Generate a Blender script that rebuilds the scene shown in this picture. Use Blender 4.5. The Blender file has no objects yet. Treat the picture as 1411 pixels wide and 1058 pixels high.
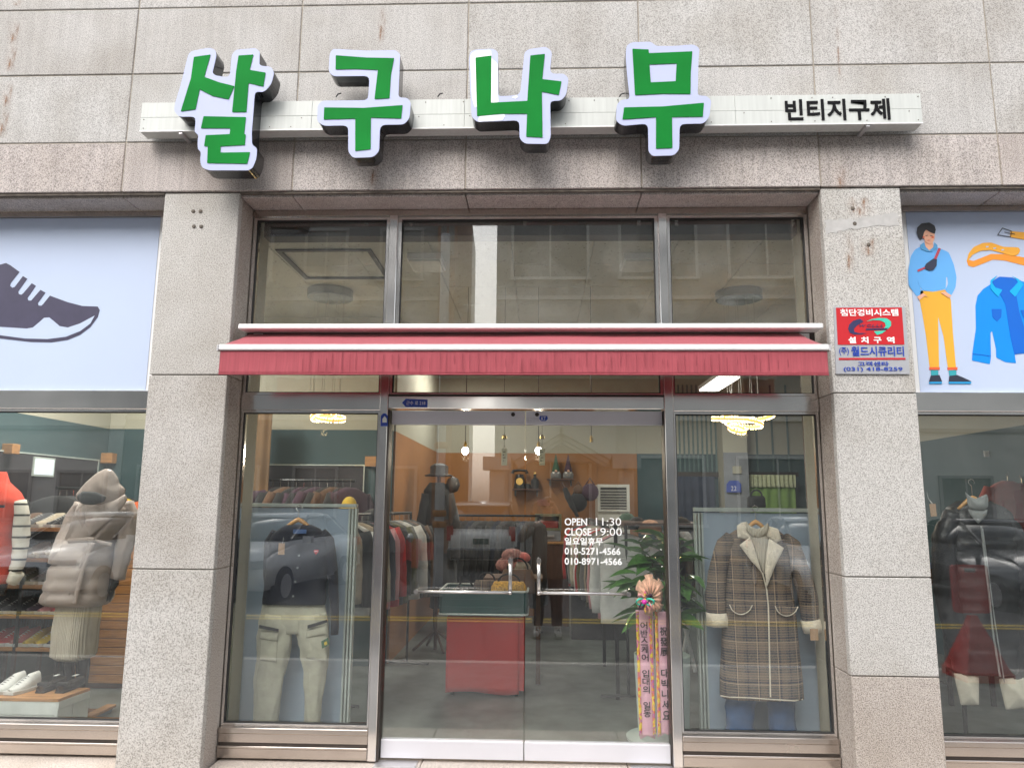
import bpy, bmesh, math, random
from mathutils import Vector, Matrix, noise
from mathutils.geometry import tessellate_polygon
random.seed(7)
sc = bpy.context.scene
COL = sc.collection
rad = math.radians
# ------------------------------------------------------------------ camera
F_PX = 1015.0                      # focal length in units of a 1411 px wide picture
TH = math.atan(.162); PSI = math.atan(.0365); RHO = .0077
CAM = Vector((0, -4.7, 1.6))
FW = Vector((-math.sin(PSI)*math.cos(TH), math.cos(PSI)*math.cos(TH), math.sin(TH)))
R0 = Vector((math.cos(PSI), math.sin(PSI), 0)); U0 = R0.cross(FW)
RT = math.cos(RHO)*R0 + math.sin(RHO)*U0
UP = -math.sin(RHO)*R0 + math.cos(RHO)*U0
cd = bpy.data.cameras.new('camera'); cam = bpy.data.objects.new('camera', cd); COL.objects.link(cam)
cd.sensor_width = 36; cd.lens = F_PX/1411*36; cd.clip_start = .02; cd.clip_end = 500
cam.matrix_world = Matrix(((RT.x, UP.x, -FW.x, CAM.x), (RT.y, UP.y, -FW.y, CAM.y), (RT.z, UP.z, -FW.z, CAM.z), (0, 0, 0, 1)))
sc.camera = cam
# ------------------------------------------------------------------ sky, sun, exposure
SUN_EL, SUN_AZ = rad(46), rad(200)           # behind and above the photographer, thin cloud
w = bpy.data.worlds.new('World'); sc.world = w; w.use_nodes = True
nt = w.node_tree; nt.nodes.clear()
sky = nt.nodes.new('ShaderNodeTexSky'); sky.sky_type = 'NISHITA'; sky.sun_disc = False
sky.sun_elevation = SUN_EL; sky.sun_rotation = SUN_AZ; sky.dust_density = 4; sky.air_density = 1.6
hs = nt.nodes.new('ShaderNodeHueSaturation'); hs.inputs['Saturation'].default_value = .28
bg = nt.nodes.new('ShaderNodeBackground'); bg.inputs[1].default_value = .15
wo = nt.nodes.new('ShaderNodeOutputWorld')
sky.altitude = 50
nt.links.new(sky.outputs[0], hs.inputs['Color']); nt.links.new(hs.outputs[0], bg.inputs[0]); nt.links.new(bg.outputs[0], wo.inputs[0])
sd = bpy.data.lights.new('sun', 'SUN'); sd.energy = .65; sd.angle = rad(55); sd.color = (1, .97, .93)
so = bpy.data.objects.new('sun', sd); COL.objects.link(so)
sdir = Vector((math.sin(SUN_AZ)*math.cos(SUN_EL), math.cos(SUN_AZ)*math.cos(SUN_EL), math.sin(SUN_EL)))
so.rotation_euler = sdir.to_track_quat('Z', 'Y').to_euler(); so.location = (0, -8, 12)
sc.view_settings.view_transform = 'Standard'; sc.view_settings.look = 'None'
sc.view_settings.exposure = 1.05; sc.view_settings.gamma = 1; sc.view_settings.use_curve_mapping = False
sc.cycles.max_bounces = 8; sc.cycles.transparent_max_bounces = 16; sc.cycles.glossy_bounces = 5; sc.cycles.diffuse_bounces = 4
sc.cycles.use_denoising = True; sc.cycles.sample_clamp_indirect = 6
# ------------------------------------------------------------------ from a picture point to the real point on the plane y = Y
def P(px, py, Y):
    d = FW + (px-705.5)/F_PX*RT + (529-py)/F_PX*UP
    return CAM + d*((Y-CAM.y)/d.y)
def PZ(px, py, Z):
    d = FW + (px-705.5)/F_PX*RT + (529-py)/F_PX*UP
    return CAM + d*((Z-CAM.z)/d.z)
def X(px, py, Y): return P(px, py, Y).x
def Z(px, py, Y): return P(px, py, Y).z
def SP(r, Y): return r/F_PX*(Y-CAM.y)        # a length in picture pixels at depth Y, in metres
# ------------------------------------------------------------------ materials
def new_mat(name):
    m = bpy.data.materials.new(name); m.use_nodes = True
    return m, m.node_tree, m.node_tree.nodes['Principled BSDF']
def N(nt, t, **k):
    n = nt.nodes.new(t)
    for a, b in k.items(): setattr(n, a, b)
    return n
def coords(nt, scale=(1, 1, 1), rnd=True):
    tc = N(nt, 'ShaderNodeTexCoord'); mp = N(nt, 'ShaderNodeMapping'); mp.inputs['Scale'].default_value = scale
    nt.links.new(tc.outputs['Object'], mp.inputs[0])
    if rnd:
        oi = N(nt, 'ShaderNodeObjectInfo'); mul = N(nt, 'ShaderNodeMath', operation='MULTIPLY'); mul.inputs[1].default_value = 37
        nt.links.new(oi.outputs['Random'], mul.inputs[0]); nt.links.new(mul.outputs[0], mp.inputs['Location'])
    return mp.outputs[0]
def ramp(nt, stops, src):
    r = N(nt, 'ShaderNodeValToRGB'); e = r.color_ramp.elements
    while len(e) < len(stops): e.new(.5)
    for el, (p, c) in zip(e, stops): el.position = p; el.color = (*c, 1)
    nt.links.new(src, r.inputs[0]); return r.outputs[0]
def mat(name, col, rough=.6, metal=0, var=.12, scale=8, bump=0, bscale=60, coat=0, stretch=(1, 1, 1), spec=.5, sheen=0):
    m, nt, b = new_mat(name)
    co = coords(nt, stretch)
    nz = N(nt, 'ShaderNodeTexNoise'); nz.inputs['Scale'].default_value = scale; nz.inputs['Detail'].default_value = 5; nz.inputs['Roughness'].default_value = .6
    nt.links.new(co, nz.inputs['Vector'])
    a = tuple(max(0, c*(1-var)) for c in col); c2 = tuple(min(1, c*(1+var)) for c in col)
    nt.links.new(ramp(nt, [(.3, a), (.7, c2)], nz.outputs[0]), b.inputs['Base Color'])
    b.inputs['Roughness'].default_value = rough; b.inputs['Metallic'].default_value = metal
    b.inputs['Coat Weight'].default_value = coat; b.inputs['Specular IOR Level'].default_value = spec
    b.inputs['Sheen Weight'].default_value = sheen
    if bump:
        n2 = N(nt, 'ShaderNodeTexNoise'); n2.inputs['Scale'].default_value = bscale; n2.inputs['Detail'].default_value = 4
        nt.links.new(co, n2.inputs['Vector'])
        bp = N(nt, 'ShaderNodeBump'); bp.inputs['Strength'].default_value = bump; bp.inputs['Distance'].default_value = .01
        nt.links.new(n2.outputs[0], bp.inputs['Height']); nt.links.new(bp.outputs[0], b.inputs['Normal'])
    return m
def granite(name, light, mid, dark, stain=0, rust=False):
    """flamed granite: millimetre grains of pale feldspar, grey quartz and dark mica"""
    m, nt, b = new_mat(name); co = coords(nt)
    L = nt.links.new
    v = N(nt, 'ShaderNodeTexNoise'); v.inputs['Scale'].default_value = 165; v.inputs['Detail'].default_value = 2.5; v.inputs['Roughness'].default_value = .7; L(co, v.inputs['Vector'])
    c1 = ramp(nt, [(.38, dark), (.47, mid), (.53, light), (.72, tuple(min(1, c*1.1) for c in light))], v.outputs[0])
    big = N(nt, 'ShaderNodeTexNoise'); big.inputs['Scale'].default_value = 2.2; big.inputs['Detail'].default_value = 6; L(co, big.inputs['Vector'])
    c2 = ramp(nt, [(.3, (.82, .80, .77)), (.6, (1, 1, 1))], big.outputs[0])
    mx = N(nt, 'ShaderNodeMix', data_type='RGBA', blend_type='MULTIPLY'); mx.inputs[0].default_value = 1
    L(c1, mx.inputs[6]); L(c2, mx.inputs[7]); out = mx.outputs[2]
    oi = N(nt, 'ShaderNodeObjectInfo')
    c3 = ramp(nt, [(0, (.93, .91, .90)), (1, (1, 1, 1))], oi.outputs['Random'])
    m3 = N(nt, 'ShaderNodeMix', data_type='RGBA', blend_type='MULTIPLY'); m3.inputs[0].default_value = 1
    L(out, m3.inputs[6]); L(c3, m3.inputs[7]); out = m3.outputs[2]
    if stain:                                   # faint vertical rain streaks
        co2 = coords(nt, (14, 14, .7)); st = N(nt, 'ShaderNodeTexNoise'); st.inputs['Scale'].default_value = 1.6; st.inputs['Detail'].default_value = 7; st.inputs['Roughness'].default_value = .65
        L(co2, st.inputs['Vector'])
        c4 = ramp(nt, [(.40, (1-stain,)*3), (.58, (1, 1, 1))], st.outputs[0])
        m4 = N(nt, 'ShaderNodeMix', data_type='RGBA', blend_type='MULTIPLY'); m4.inputs[0].default_value = 1
        L(out, m4.inputs[6]); L(c4, m4.inputs[7]); out = m4.outputs[2]
    L(out, b.inputs['Base Color']); b.inputs['Roughness'].default_value = .8
    bp = N(nt, 'ShaderNodeBump'); bp.inputs['Strength'].default_value = .35; bp.inputs['Distance'].default_value = .003
    L(v.outputs[0], bp.inputs['Height']); L(bp.outputs[0], b.inputs['Normal'])
    return m
def emis(name, col, s):
    m, nt, b = new_mat(name); b.inputs['Base Color'].default_value = (*col, 1)
    b.inputs['Emission Color'].default_value = (*col, 1); b.inputs['Emission Strength'].default_value = s
    return m
def glass(name, tint=(.945, .96, .95), ior=1.98, dirt=.012):
    m = bpy.data.materials.new(name); m.use_nodes = True; nt = m.node_tree; nt.nodes.clear(); L = nt.links.new
    o = N(nt, 'ShaderNodeOutputMaterial'); tr = N(nt, 'ShaderNodeBsdfTransparent'); tr.inputs[0].default_value = (*tint, 1)
    gl = N(nt, 'ShaderNodeBsdfGlossy'); gl.inputs['Roughness'].default_value = .0; gl.inputs['Color'].default_value = (1, 1, 1, 1)
    lw = N(nt, 'ShaderNodeLayerWeight'); lw.inputs[0].default_value = .5; f0 = ((ior-1)/(ior+1))**2     # Schlick reflectance, the same from both sides of the sheet
    pw = N(nt, 'ShaderNodeMath', operation='POWER'); pw.inputs[1].default_value = 5; L(lw.outputs['Facing'], pw.inputs[0])
    fr = N(nt, 'ShaderNodeMath', operation='MULTIPLY_ADD'); fr.inputs[1].default_value = 1-f0; fr.inputs[2].default_value = f0; L(pw.outputs[0], fr.inputs[0])
    mx = N(nt, 'ShaderNodeMixShader'); L(fr.outputs[0], mx.inputs[0]); L(tr.outputs[0], mx.inputs[1]); L(gl.outputs[0], mx.inputs[2])
    co = coords(nt); nz = N(nt, 'ShaderNodeTexNoise'); nz.inputs['Scale'].default_value = 3; nz.inputs['Detail'].default_value = 10; nz.inputs['Roughness'].default_value = .75; L(co, nz.inputs['Vector'])
    mr = N(nt, 'ShaderNodeMapRange'); mr.inputs[1].default_value = .45; mr.inputs[2].default_value = .8; mr.inputs[3].default_value = dirt*.3; mr.inputs[4].default_value = dirt*3; L(nz.outputs[0], mr.inputs[0])
    df = N(nt, 'ShaderNodeBsdfDiffuse'); df.inputs[0].default_value = (.6, .6, .57, 1)
    m2 = N(nt, 'ShaderNodeMixShader'); L(mr.outputs[0], m2.inputs[0]); L(mx.outputs[0], m2.inputs[1]); L(df.outputs[0], m2.inputs[2])
    L(m2.outputs[0], o.inputs[0])
    return m
M = {}
M['granite'] = granite('granite_grey', (.575, .56, .54), (.44, .425, .405), (.26, .25, .235))
M['granite_stained'] = granite('granite_streaked', (.575, .565, .555), (.45, .44, .43), (.30, .29, .28), stain=.08)
M['granite_pink'] = granite('granite_pink', (.60, .55, .53), (.43, .39, .375), (.24, .215, .205), stain=.14)
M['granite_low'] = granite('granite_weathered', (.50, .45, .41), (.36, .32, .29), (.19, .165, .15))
M['grout'] = mat('grout', (.36, .32, .27), .95, var=.25, scale=20)
M['sealant_shade'] = mat('old_sealant_and_shade', (.13, .11, .09), .8, var=.4, scale=20)  # also colours the painted shadow line under the lintel
def steel_mat(name, rough, col, bump=.02):
    m, nt, b = new_mat(name); co = coords(nt, (1, 1, 1)); L = nt.links.new
    nz = N(nt, 'ShaderNodeTexNoise'); nz.inputs['Scale'].default_value = 3; nz.inputs['Detail'].default_value = 6; L(co, nz.inputs['Vector'])
    L(ramp(nt, [(.3, tuple(c*.86 for c in col)), (.7, col)], nz.outputs[0]), b.inputs['Base Color'])
    b.inputs['Metallic'].default_value = 1
    mr = N(nt, 'ShaderNodeMapRange'); mr.inputs[3].default_value = rough*.7; mr.inputs[4].default_value = rough*1.5; L(nz.outputs[0], mr.inputs[0]); L(mr.outputs[0], b.inputs['Roughness'])
    n2 = N(nt, 'ShaderNodeTexNoise'); n2.inputs['Scale'].default_value = 2.5; n2.inputs['Detail'].default_value = 1; L(co, n2.inputs['Vector'])
    bp = N(nt, 'ShaderNodeBump'); bp.inputs['Strength'].default_value = 1; bp.inputs['Distance'].default_value = bump; L(n2.outputs[0], bp.inputs['Height']); L(bp.outputs[0], b.inputs['Normal'])
    return m
M['steel'] = steel_mat('stainless_mirror', .07, (.82, .79, .77), .006)
M['steel_brushed'] = steel_mat('brushed_stainless_section', .14, (.93, .91, .90), .004)
M['steel_sill'] = steel_mat('stainless_sill', .22, (.62, .56, .51), .003)
M['steel_bright'] = mat('polished_steel', (.8, .79, .78), .2, 1, var=.06)
M['alu'] = mat('anodised_aluminium', (.62, .61, .62), .38, .75, var=.04, scale=3)
M['alu_white'] = mat('door_rail_aluminium', (.62, .615, .66), .4, .15, var=.03, scale=3)
M['dark_frame'] = mat('dark_bronze_frame', (.055, .045, .04), .45, .4)
M['white_alu'] = mat('white_painted_aluminium', (.80, .80, .80), .4, .1, var=.03, scale=2, stretch=(6, 6, .6))
M['glass'] = glass('window_glass')
M['glass_up'] = glass('upper_window_glass', (.95, .96, .95), 1.95, .04)
M['rubber'] = mat('black_rubber', (.02, .02, .02), .7)
M['black'] = mat('black_plastic', (.02, .02, .022), .35, var=.3)
M['chalk'] = mat('white_vinyl', (.85, .85, .85), .5, var=.02)
# ------------------------------------------------------------------ objects
WL = {}
def tag(o, label=None, cat=None, group=None, kind=None):
    if label: o['label'] = label
    if cat: o['category'] = cat
    if group: o['group'] = group
    if kind: o['kind'] = kind
    return o
def thing(name, label, cat, loc=(0, 0, 0), group=None, rotz=0):
    o = bpy.data.objects.new(name, None); COL.objects.link(o); o.location = loc; o.empty_display_size = .1
    o.rotation_euler.z = rotz; WL[o.name] = Vector(loc); return tag(o, label, cat, group)
def mesh_obj(name, verts, faces, m, parent=None, smooth=False, fm=None, uvbase=True):
    vs = [Vector(v) for v in verts]
    if parent is None:
        xs = [v.x for v in vs]; ys = [v.y for v in vs]; zs = [v.z for v in vs]
        loc = Vector(((min(xs)+max(xs))/2, (min(ys)+max(ys))/2, min(zs)))
        off = loc
    else:
        loc = Vector((0, 0, 0)); off = WL[parent.name]
        if len(vs) and not isinstance(parent, str):
            xs = [v.x for v in vs]; ys = [v.y for v in vs]; zs = [v.z for v in vs]
            c = Vector(((min(xs)+max(xs))/2, (min(ys)+max(ys))/2, (min(zs)+max(zs))/2)); loc = c-off; off = c
    me = bpy.data.meshes.new(name); me.from_pydata([v-off for v in vs], [], faces)
    o = bpy.data.objects.new(name, me); COL.objects.link(o); o.location = loc
    if parent is not None: o.parent = parent
    WL[o.name] = Vector(off)
    ms = m if isinstance(m, (list, tuple)) else [m]
    for a in ms: me.materials.append(M[a] if isinstance(a, str) else a)
    if fm: me.polygons.foreach_set('material_index', fm)
    if smooth: me.polygons.foreach_set('use_smooth', [True]*len(me.polygons))
    me.update(); return o
class MB:
    def __init__(s): s.v = []; s.f = []; s.fm = []; s.cur = 0
    def add(s, vs, fs):
        k = len(s.v); s.v += [Vector(v) for v in vs]; s.f += [tuple(i+k for i in f) for f in fs]; s.fm += [s.cur]*len(fs); return s
    def box(s, x0, x1, y0, y1, z0, z1, bev=0):
        if x0 > x1: x0, x1 = x1, x0
        if y0 > y1: y0, y1 = y1, y0
        if z0 > z1: z0, z1 = z1, z0
        if not bev:
            vs = [(x, y, z) for x in (x0, x1) for y in (y0, y1) for z in (z0, z1)]
            return s.add(vs, [(0, 1, 3, 2), (4, 6, 7, 5), (0, 4, 5, 1), (2, 3, 7, 6), (0, 2, 6, 4), (1, 5, 7, 3)])
        bm = bmesh.new(); bmesh.ops.create_cube(bm, size=1)
        for v in bm.verts: v.co = Vector(((x0+x1)/2+v.co.x*(x1-x0), (y0+y1)/2+v.co.y*(y1-y0), (z0+z1)/2+v.co.z*(z1-z0)))
        bmesh.ops.bevel(bm, geom=list(bm.edges), offset=bev, segments=1, affect='EDGES')
        bm.verts.ensure_lookup_table(); s.add([v.co.copy() for v in bm.verts], [tuple(v.index for v in f.verts) for f in bm.faces]); bm.free(); return s
    def obox(s, c, sx, sy, sz, rz=0, rx=0, ry=0):
        mt = Matrix.Translation(c) @ Matrix.Rotation(rz, 4, 'Z') @ Matrix.Rotation(ry, 4, 'Y') @ Matrix.Rotation(rx, 4, 'X')
        k = len(s.v); s.box(-sx/2, sx/2, -sy/2, sy/2, -sz/2, sz/2)
        for i in range(k, len(s.v)): s.v[i] = mt @ s.v[i]
        return s
    def tube(s, pts, r, n=8, closed=False):
        pts = [Vector(p) for p in pts]; rs = r if isinstance(r, (list, tuple)) else [r]*len(pts); rings = []
        up = Vector((0, 0, 1))
        for i, p in enumerate(pts):
            a = pts[(i-1) % len(pts)] if (closed or i > 0) else p; b = pts[(i+1) % len(pts)] if (closed or i < len(pts)-1) else p
            t = (b-a).normalized() if (b-a).length > 1e-9 else Vector((0, 0, 1))
            u = t.cross(up)
            if u.length < .1: u = t.cross(Vector((1, 0, 0)))
            u.normalize(); v = t.cross(u)
            if rings and False: pass
            rings.append([p+rs[i]*(math.cos(2*math.pi*k/n)*u+math.sin(2*math.pi*k/n)*v) for k in range(n)])
        vs = [q for rg in rings for q in rg]; fs = []
        m = len(rings)
        for i in range(m if closed else m-1):
            for k in range(n): fs.append((i*n+k, i*n+(k+1) % n, ((i+1) % m)*n+(k+1) % n, ((i+1) % m)*n+k))
        if not closed: fs.append(tuple(range(n))[::-1]); fs.append(tuple((m-1)*n+k for k in range(n)))
        return s.add(vs, fs)
    def lathe(s, prof, c=(0, 0, 0), n=16, axis='z', ph=0, sx=1, sy=1):
        vs = []; fs = []
        for r, z in prof:
            for k in range(n):
                a = 2*math.pi*(k+ph)/n; x, y = r*math.cos(a)*sx, r*math.sin(a)*sy
                q = {'z': (x, y, z), 'y': (x, z, y), 'x': (z, x, y)}[axis]
                vs.append(Vector(q)+Vector(c))
        m = len(prof)
        for i in range(m-1):
            for k in range(n): fs.append((i*n+k, i*n+(k+1) % n, (i+1)*n+(k+1) % n, (i+1)*n+k))
        fs.append(tuple(range(n))[::-1]); fs.append(tuple((m-1)*n+k for k in range(n)))
        return s.add(vs, fs)
    def prism(s, outline, yf, yb, holes=()):
        """outline: list of (x, z); front face at yf, back at yb"""
        loops = [[Vector((a, b, 0)) for a, b in lp] for lp in (outline, *holes)]
        tri = tessellate_polygon(loops); flat = [v for lp in loops for v in lp]; n = len(flat)
        vs = [(v.x, yf, v.y) for v in flat]; fs = [tuple(t) for t in tri]
        if yb is not None:
            vs += [(v.x, yb, v.y) for v in flat]; fs += [tuple(n+i for i in t[::-1]) for t in tri]
            k = 0
            for lp in loops:
                L = len(lp)
                for i in range(L): j = (i+1) % L; fs.append((k+i, k+j, n+k+j, n+k+i))
                k += L
        return s.add(vs, fs)
    def build(s, name, m, parent=None, smooth=False):
        o = mesh_obj(name, s.v, s.f, m, parent, smooth, s.fm if isinstance(m, (list, tuple)) else None)
        bm = bmesh.new(); bm.from_mesh(o.data); bmesh.ops.recalc_face_normals(bm, faces=bm.faces); bm.to_mesh(o.data); bm.free()
        return o
def box(name, x0, x1, y0, y1, z0, z1, m, parent=None, bev=0): return MB().box(x0, x1, y0, y1, z0, z1, bev).build(name, m, parent)
def roundpoly(pts, r, n=3):
    out = []; L = len(pts)
    for i in range(L):
        p = Vector(pts[i]); a = Vector(pts[i-1])-p; b = Vector(pts[(i+1) % L])-p
        d = min(r, a.length*.4, b.length*.4); p0 = p+a.normalized()*d; p2 = p+b.normalized()*d
        for k in range(n+1):
            t = k/n; out.append(((1-t)**2*p0+2*t*(1-t)*p+t*t*p2)[:])
    return out
def pxpoly(pts, Y, ox=0, oy=0, s=1, r=0):
    q = [P(ox+a/s, oy+b/s, Y) for a, b in pts]; q = [(v.x, v.z) for v in q]
    return roundpoly(q, r) if r else q
def flat(name, pts, Y, m, parent=None, ox=0, oy=0, s=1, r=0, th=.0015, holes=()):
    """a printed or cut sheet standing in the plane y = Y"""
    return MB().prism(pxpoly(pts, Y, ox, oy, s, r), Y-th, Y, [pxpoly(h, Y, ox, oy, s) for h in holes]).build(name, m, parent)
def pbox(name, a, b, Y0, Y1, m, parent=None, bev=0):
    """box whose front face spans picture points a (top left) and b (bottom right) on plane Y0"""
    p, q = P(a[0], a[1], Y0), P(b[0], b[1], Y0); return box(name, p.x, P(b[0], a[1], Y0).x, Y0, Y1, q.z, p.z, m, parent, bev)
def text(body, name, x0, x1, z0, z1, Y, m, parent, bold=0, vertical=False, depth=.001, shear=0, keep=False):
    cu = bpy.data.curves.new('lettering', 'FONT'); cu.body = '\n'.join(body) if vertical else body
    cu.size = 1; cu.extrude = .004 if not depth else .02; cu.offset = bold; cu.resolution_u = 3; cu.shear = shear
    cu.align_x = 'CENTER' if vertical else 'LEFT'; cu.space_line = .88 if vertical else 1
    t = bpy.data.objects.new('lettering', cu); COL.objects.link(t)
    dg = bpy.context.evaluated_depsgraph_get(); me = bpy.data.meshes.new_from_object(t.evaluated_get(dg))
    bpy.data.objects.remove(t); vs = [v.co.copy() for v in me.vertices]; fs = [tuple(p.vertices) for p in me.polygons]; bpy.data.meshes.remove(me)
    if not vs: return None
    xa, xb = min(v.x for v in vs), max(v.x for v in vs); ya, yb = min(v.y for v in vs), max(v.y for v in vs); za, zb = min(v.z for v in vs), max(v.z for v in vs)
    out = [Vector((x0+(v.x-xa)/(xb-xa)*(x1-x0), Y-(v.z-za)/max(1e-6, zb-za)*depth, z0+(v.y-ya)/(yb-ya)*(z1-z0))) for v in vs]
    return mesh_obj(name, out, fs, m, parent)
def ptext(body, name, a, b, Y, m, parent, **k):
    p, q = P(a[0], a[1], Y), P(b[0], b[1], Y); return text(body, name, p.x, q.x, q.z, p.z, Y, m, parent, **k)
def interp(rows, step):
    out = []
    for a, b in zip(rows, rows[1:]):
        n = max(1, int(math.ceil(abs(a[0]-b[0])/step)))
        for k in range(n):
            t = k/n; out.append(tuple(x+(y-x)*t for x, y in zip(a, b)))
    out.append(tuple(rows[-1])); return out
def loft_w(name, rows, Y, dep, m, parent=None, n=32, fold=0, ff=5, quilt=0, step=.025, sq=.75, seed=0, drag=3, sy=1):
    """cloth body: rows of (z, xl, xr, depth factor)"""
    rows = interp(rows, step)
    mb = MB(); vs = []; fs = []; ztop = max(r[0] for r in rows); zbot = min(r[0] for r in rows)
    for (z, xl, xr, dk) in rows:
        cx, rx = (xl+xr)/2, abs(xr-xl)/2; hem = (ztop-z)/max(.01, ztop-zbot)
        for k in range(n):
            a = 2*math.pi*k/n; ca, sa = math.cos(a), math.sin(a)
            g = 1
            if fold: g += fold*(.35+.65*hem)*noise.noise(Vector((ca*ff, sa*ff+seed*3.1, z*drag+seed)))+fold*.5*noise.noise(Vector((ca*ff*.7+9, z*9+seed, sa*4)))
            if quilt: g *= 1-.16*(1-abs(math.sin(math.pi*(z-zbot)/quilt)))**3
            fx = math.copysign(abs(ca)**sq, ca); fy = math.copysign(abs(sa)**sq, sa)
            gx = 1+(g-1)*.25
            vs.append((cx+rx*fx*gx, Y+dep/2*dk*fy*g*sy+(fold*.12*dep*noise.noise(Vector((cx*6+ca*3, z*7, seed))) if fold else 0), z))
    m_ = len(rows)
    for i in range(m_-1):
        for k in range(n): fs.append((i*n+k, i*n+(k+1) % n, (i+1)*n+(k+1) % n, (i+1)*n+k))
    fs.append(tuple(range(n))); fs.append(tuple((m_-1)*n+k for k in range(n))[::-1])
    return mb.add(vs, fs).build(name, m, parent, True)
def loft(name, rows, Y, dep, m, parent=None, **k):
    rr = []
    for r in rows:
        a, b = P(r[1], r[0], Y), P(r[2], r[0], Y); rr.append(((a.z+b.z)/2, a.x, b.x, r[3] if len(r) > 3 else 1))
    return loft_w(name, rr, Y, dep, m, parent, **k)
def limb(name, pts, Y, m, parent=None, df=1, n=16, fold=.06, step=.025, seed=0, quilt=0):
    """sleeve / leg: picture points (px, py, radius px[, y offset])"""
    pp = []
    for p in pts:
        yy = Y+(p[3] if len(p) > 3 else 0); q = P(p[0], p[1], yy); pp.append((q.x, q.y, q.z, SP(p[2], yy)))
    return limb_w(name, pp, m, parent, df, n, fold, step, seed, quilt)
def limb_w(name, pp, m, parent=None, df=1, n=16, fold=.06, step=.025, seed=0, quilt=0):
    out = []
    for a, b in zip(pp, pp[1:]):
        d = math.dist(a[:3], b[:3]); k = max(1, int(d/step))
        for i in range(k): t = i/k; out.append(tuple(x+(y-x)*t for x, y in zip(a, b)))
    out.append(pp[-1]); vs = []; fs = []; s = 0
    for i, c in enumerate(out):
        a = Vector(out[max(0, i-2)][:3]); b = Vector(out[min(len(out)-1, i+2)][:3]); t = (b-a).normalized()
        u = t.cross(Vector((0, 1, 0)))
        if u.length < .05: u = Vector((1, 0, 0))
        u.normalize(); v = t.cross(u)
        if i: s += math.dist(c[:3], out[i-1][:3])
        for k in range(n):
            an = 2*math.pi*k/n; g = 1+fold*2*noise.noise(Vector((math.cos(an)*2.6+seed, math.sin(an)*2.6, s*6)))+fold*.8*noise.noise(Vector((math.cos(an)*1.5+seed, 5, s*26)))
            if quilt: g *= 1-.16*(1-abs(math.sin(math.pi*s/quilt)))**3
            vs.append(Vector(c[:3])+c[3]*g*(math.cos(an)*u+math.sin(an)*v*df))
    m_ = len(out)
    for i in range(m_-1):
        for k in range(n): fs.append((i*n+k, i*n+(k+1) % n, (i+1)*n+(k+1) % n, (i+1)*n+k))
    fs.append(tuple(range(n))); fs.append(tuple((m_-1)*n+k for k in range(n))[::-1])
    return MB().add(vs, fs).build(name, m, parent, True)
def pillow(name, pts, Y, th, m, parent=None, ox=0, oy=0, s=1, cell=.012, r=0, wob=.3, seed=0):
    """soft padded shape with the outline pts and real thickness, swelling from its edge"""
    out = pxpoly(pts, Y, ox, oy, s, r)
    # resample outline
    ring = []
    for i in range(len(out)):
        a, b = Vector(out[i]), Vector(out[(i+1) % len(out)]); k = max(1, int((b-a).length/cell))
        for j in range(k): ring.append(a+(b-a)*j/k)
    from mathutils.geometry import delaunay_2d_cdt
    xs = [p.x for p in ring]; zs = [p.y for p in ring]
    def inside(x, z):
        c = False; j = len(ring)-1
        for i in range(len(ring)):
            if (ring[i].y > z) != (ring[j].y > z) and x < (ring[j].x-ring[i].x)*(z-ring[i].y)/(ring[j].y-ring[i].y)+ring[i].x: c = not c
            j = i
        return c
    pts2 = list(ring)
    x = min(xs)
    while x < max(xs):
        z = min(zs)
        while z < max(zs):
            if inside(x, z) and min((p.x-x)**2+(p.y-z)**2 for p in ring) > (cell*.6)**2: pts2.append(Vector((x, z)))
            z += cell
        x += cell
    L = len(ring)
    v2, e2, f2, _, _, _ = delaunay_2d_cdt(pts2, [(i, (i+1) % L) for i in range(L)], [list(range(L))], 1, 1e-6)
    vf = []; 
    for v in v2:
        d = min(((p.x-v.x)**2+(p.y-v.y)**2) for p in ring)**.5
        h = th*(1-math.exp(-d/(th*.8)))*(1+wob*noise.noise(Vector((v.x*14+seed, v.y*14, seed))))
        vf.append(h)
    n = len(v2); vs = [(v.x, Y-h*.5-.001, v.y) for v, h in zip(v2, vf)]+[(v.x, Y+h*.5+.001, v.y) for v, h in zip(v2, vf)]
    fs = [tuple(f) for f in f2]+[tuple(n+i for i in f[::-1]) for f in f2]
    cnt = {}
    for f in f2:
        for i in range(len(f)):
            k = (f[i], f[(i+1) % len(f)]); cnt[tuple(sorted(k))] = cnt.get(tuple(sorted(k)), 0)+1
    for (a, b), c in cnt.items():
        if c == 1: fs.append((a, b, n+b, n+a))
    return MB().add(vs, fs).build(name, m, parent, True)
def copy_tree(o, parent=None):
    c = o.copy(); COL.objects.link(c); c.parent = parent
    for ch in list(o.children): copy_tree(ch, c)
    return c
def recolor(root, mapping):
    """give a copied thing its own materials: part name stem -> material"""
    for ch in [root, *root.children, *[g for c in root.children for g in c.children]]:
        st = ch.name.split('.')[0]
        if st in mapping and ch.data:
            ch.material_slots[0].link = 'OBJECT'; ch.material_slots[0].material = M[mapping[st]]
def text_dim(): pass
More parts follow.
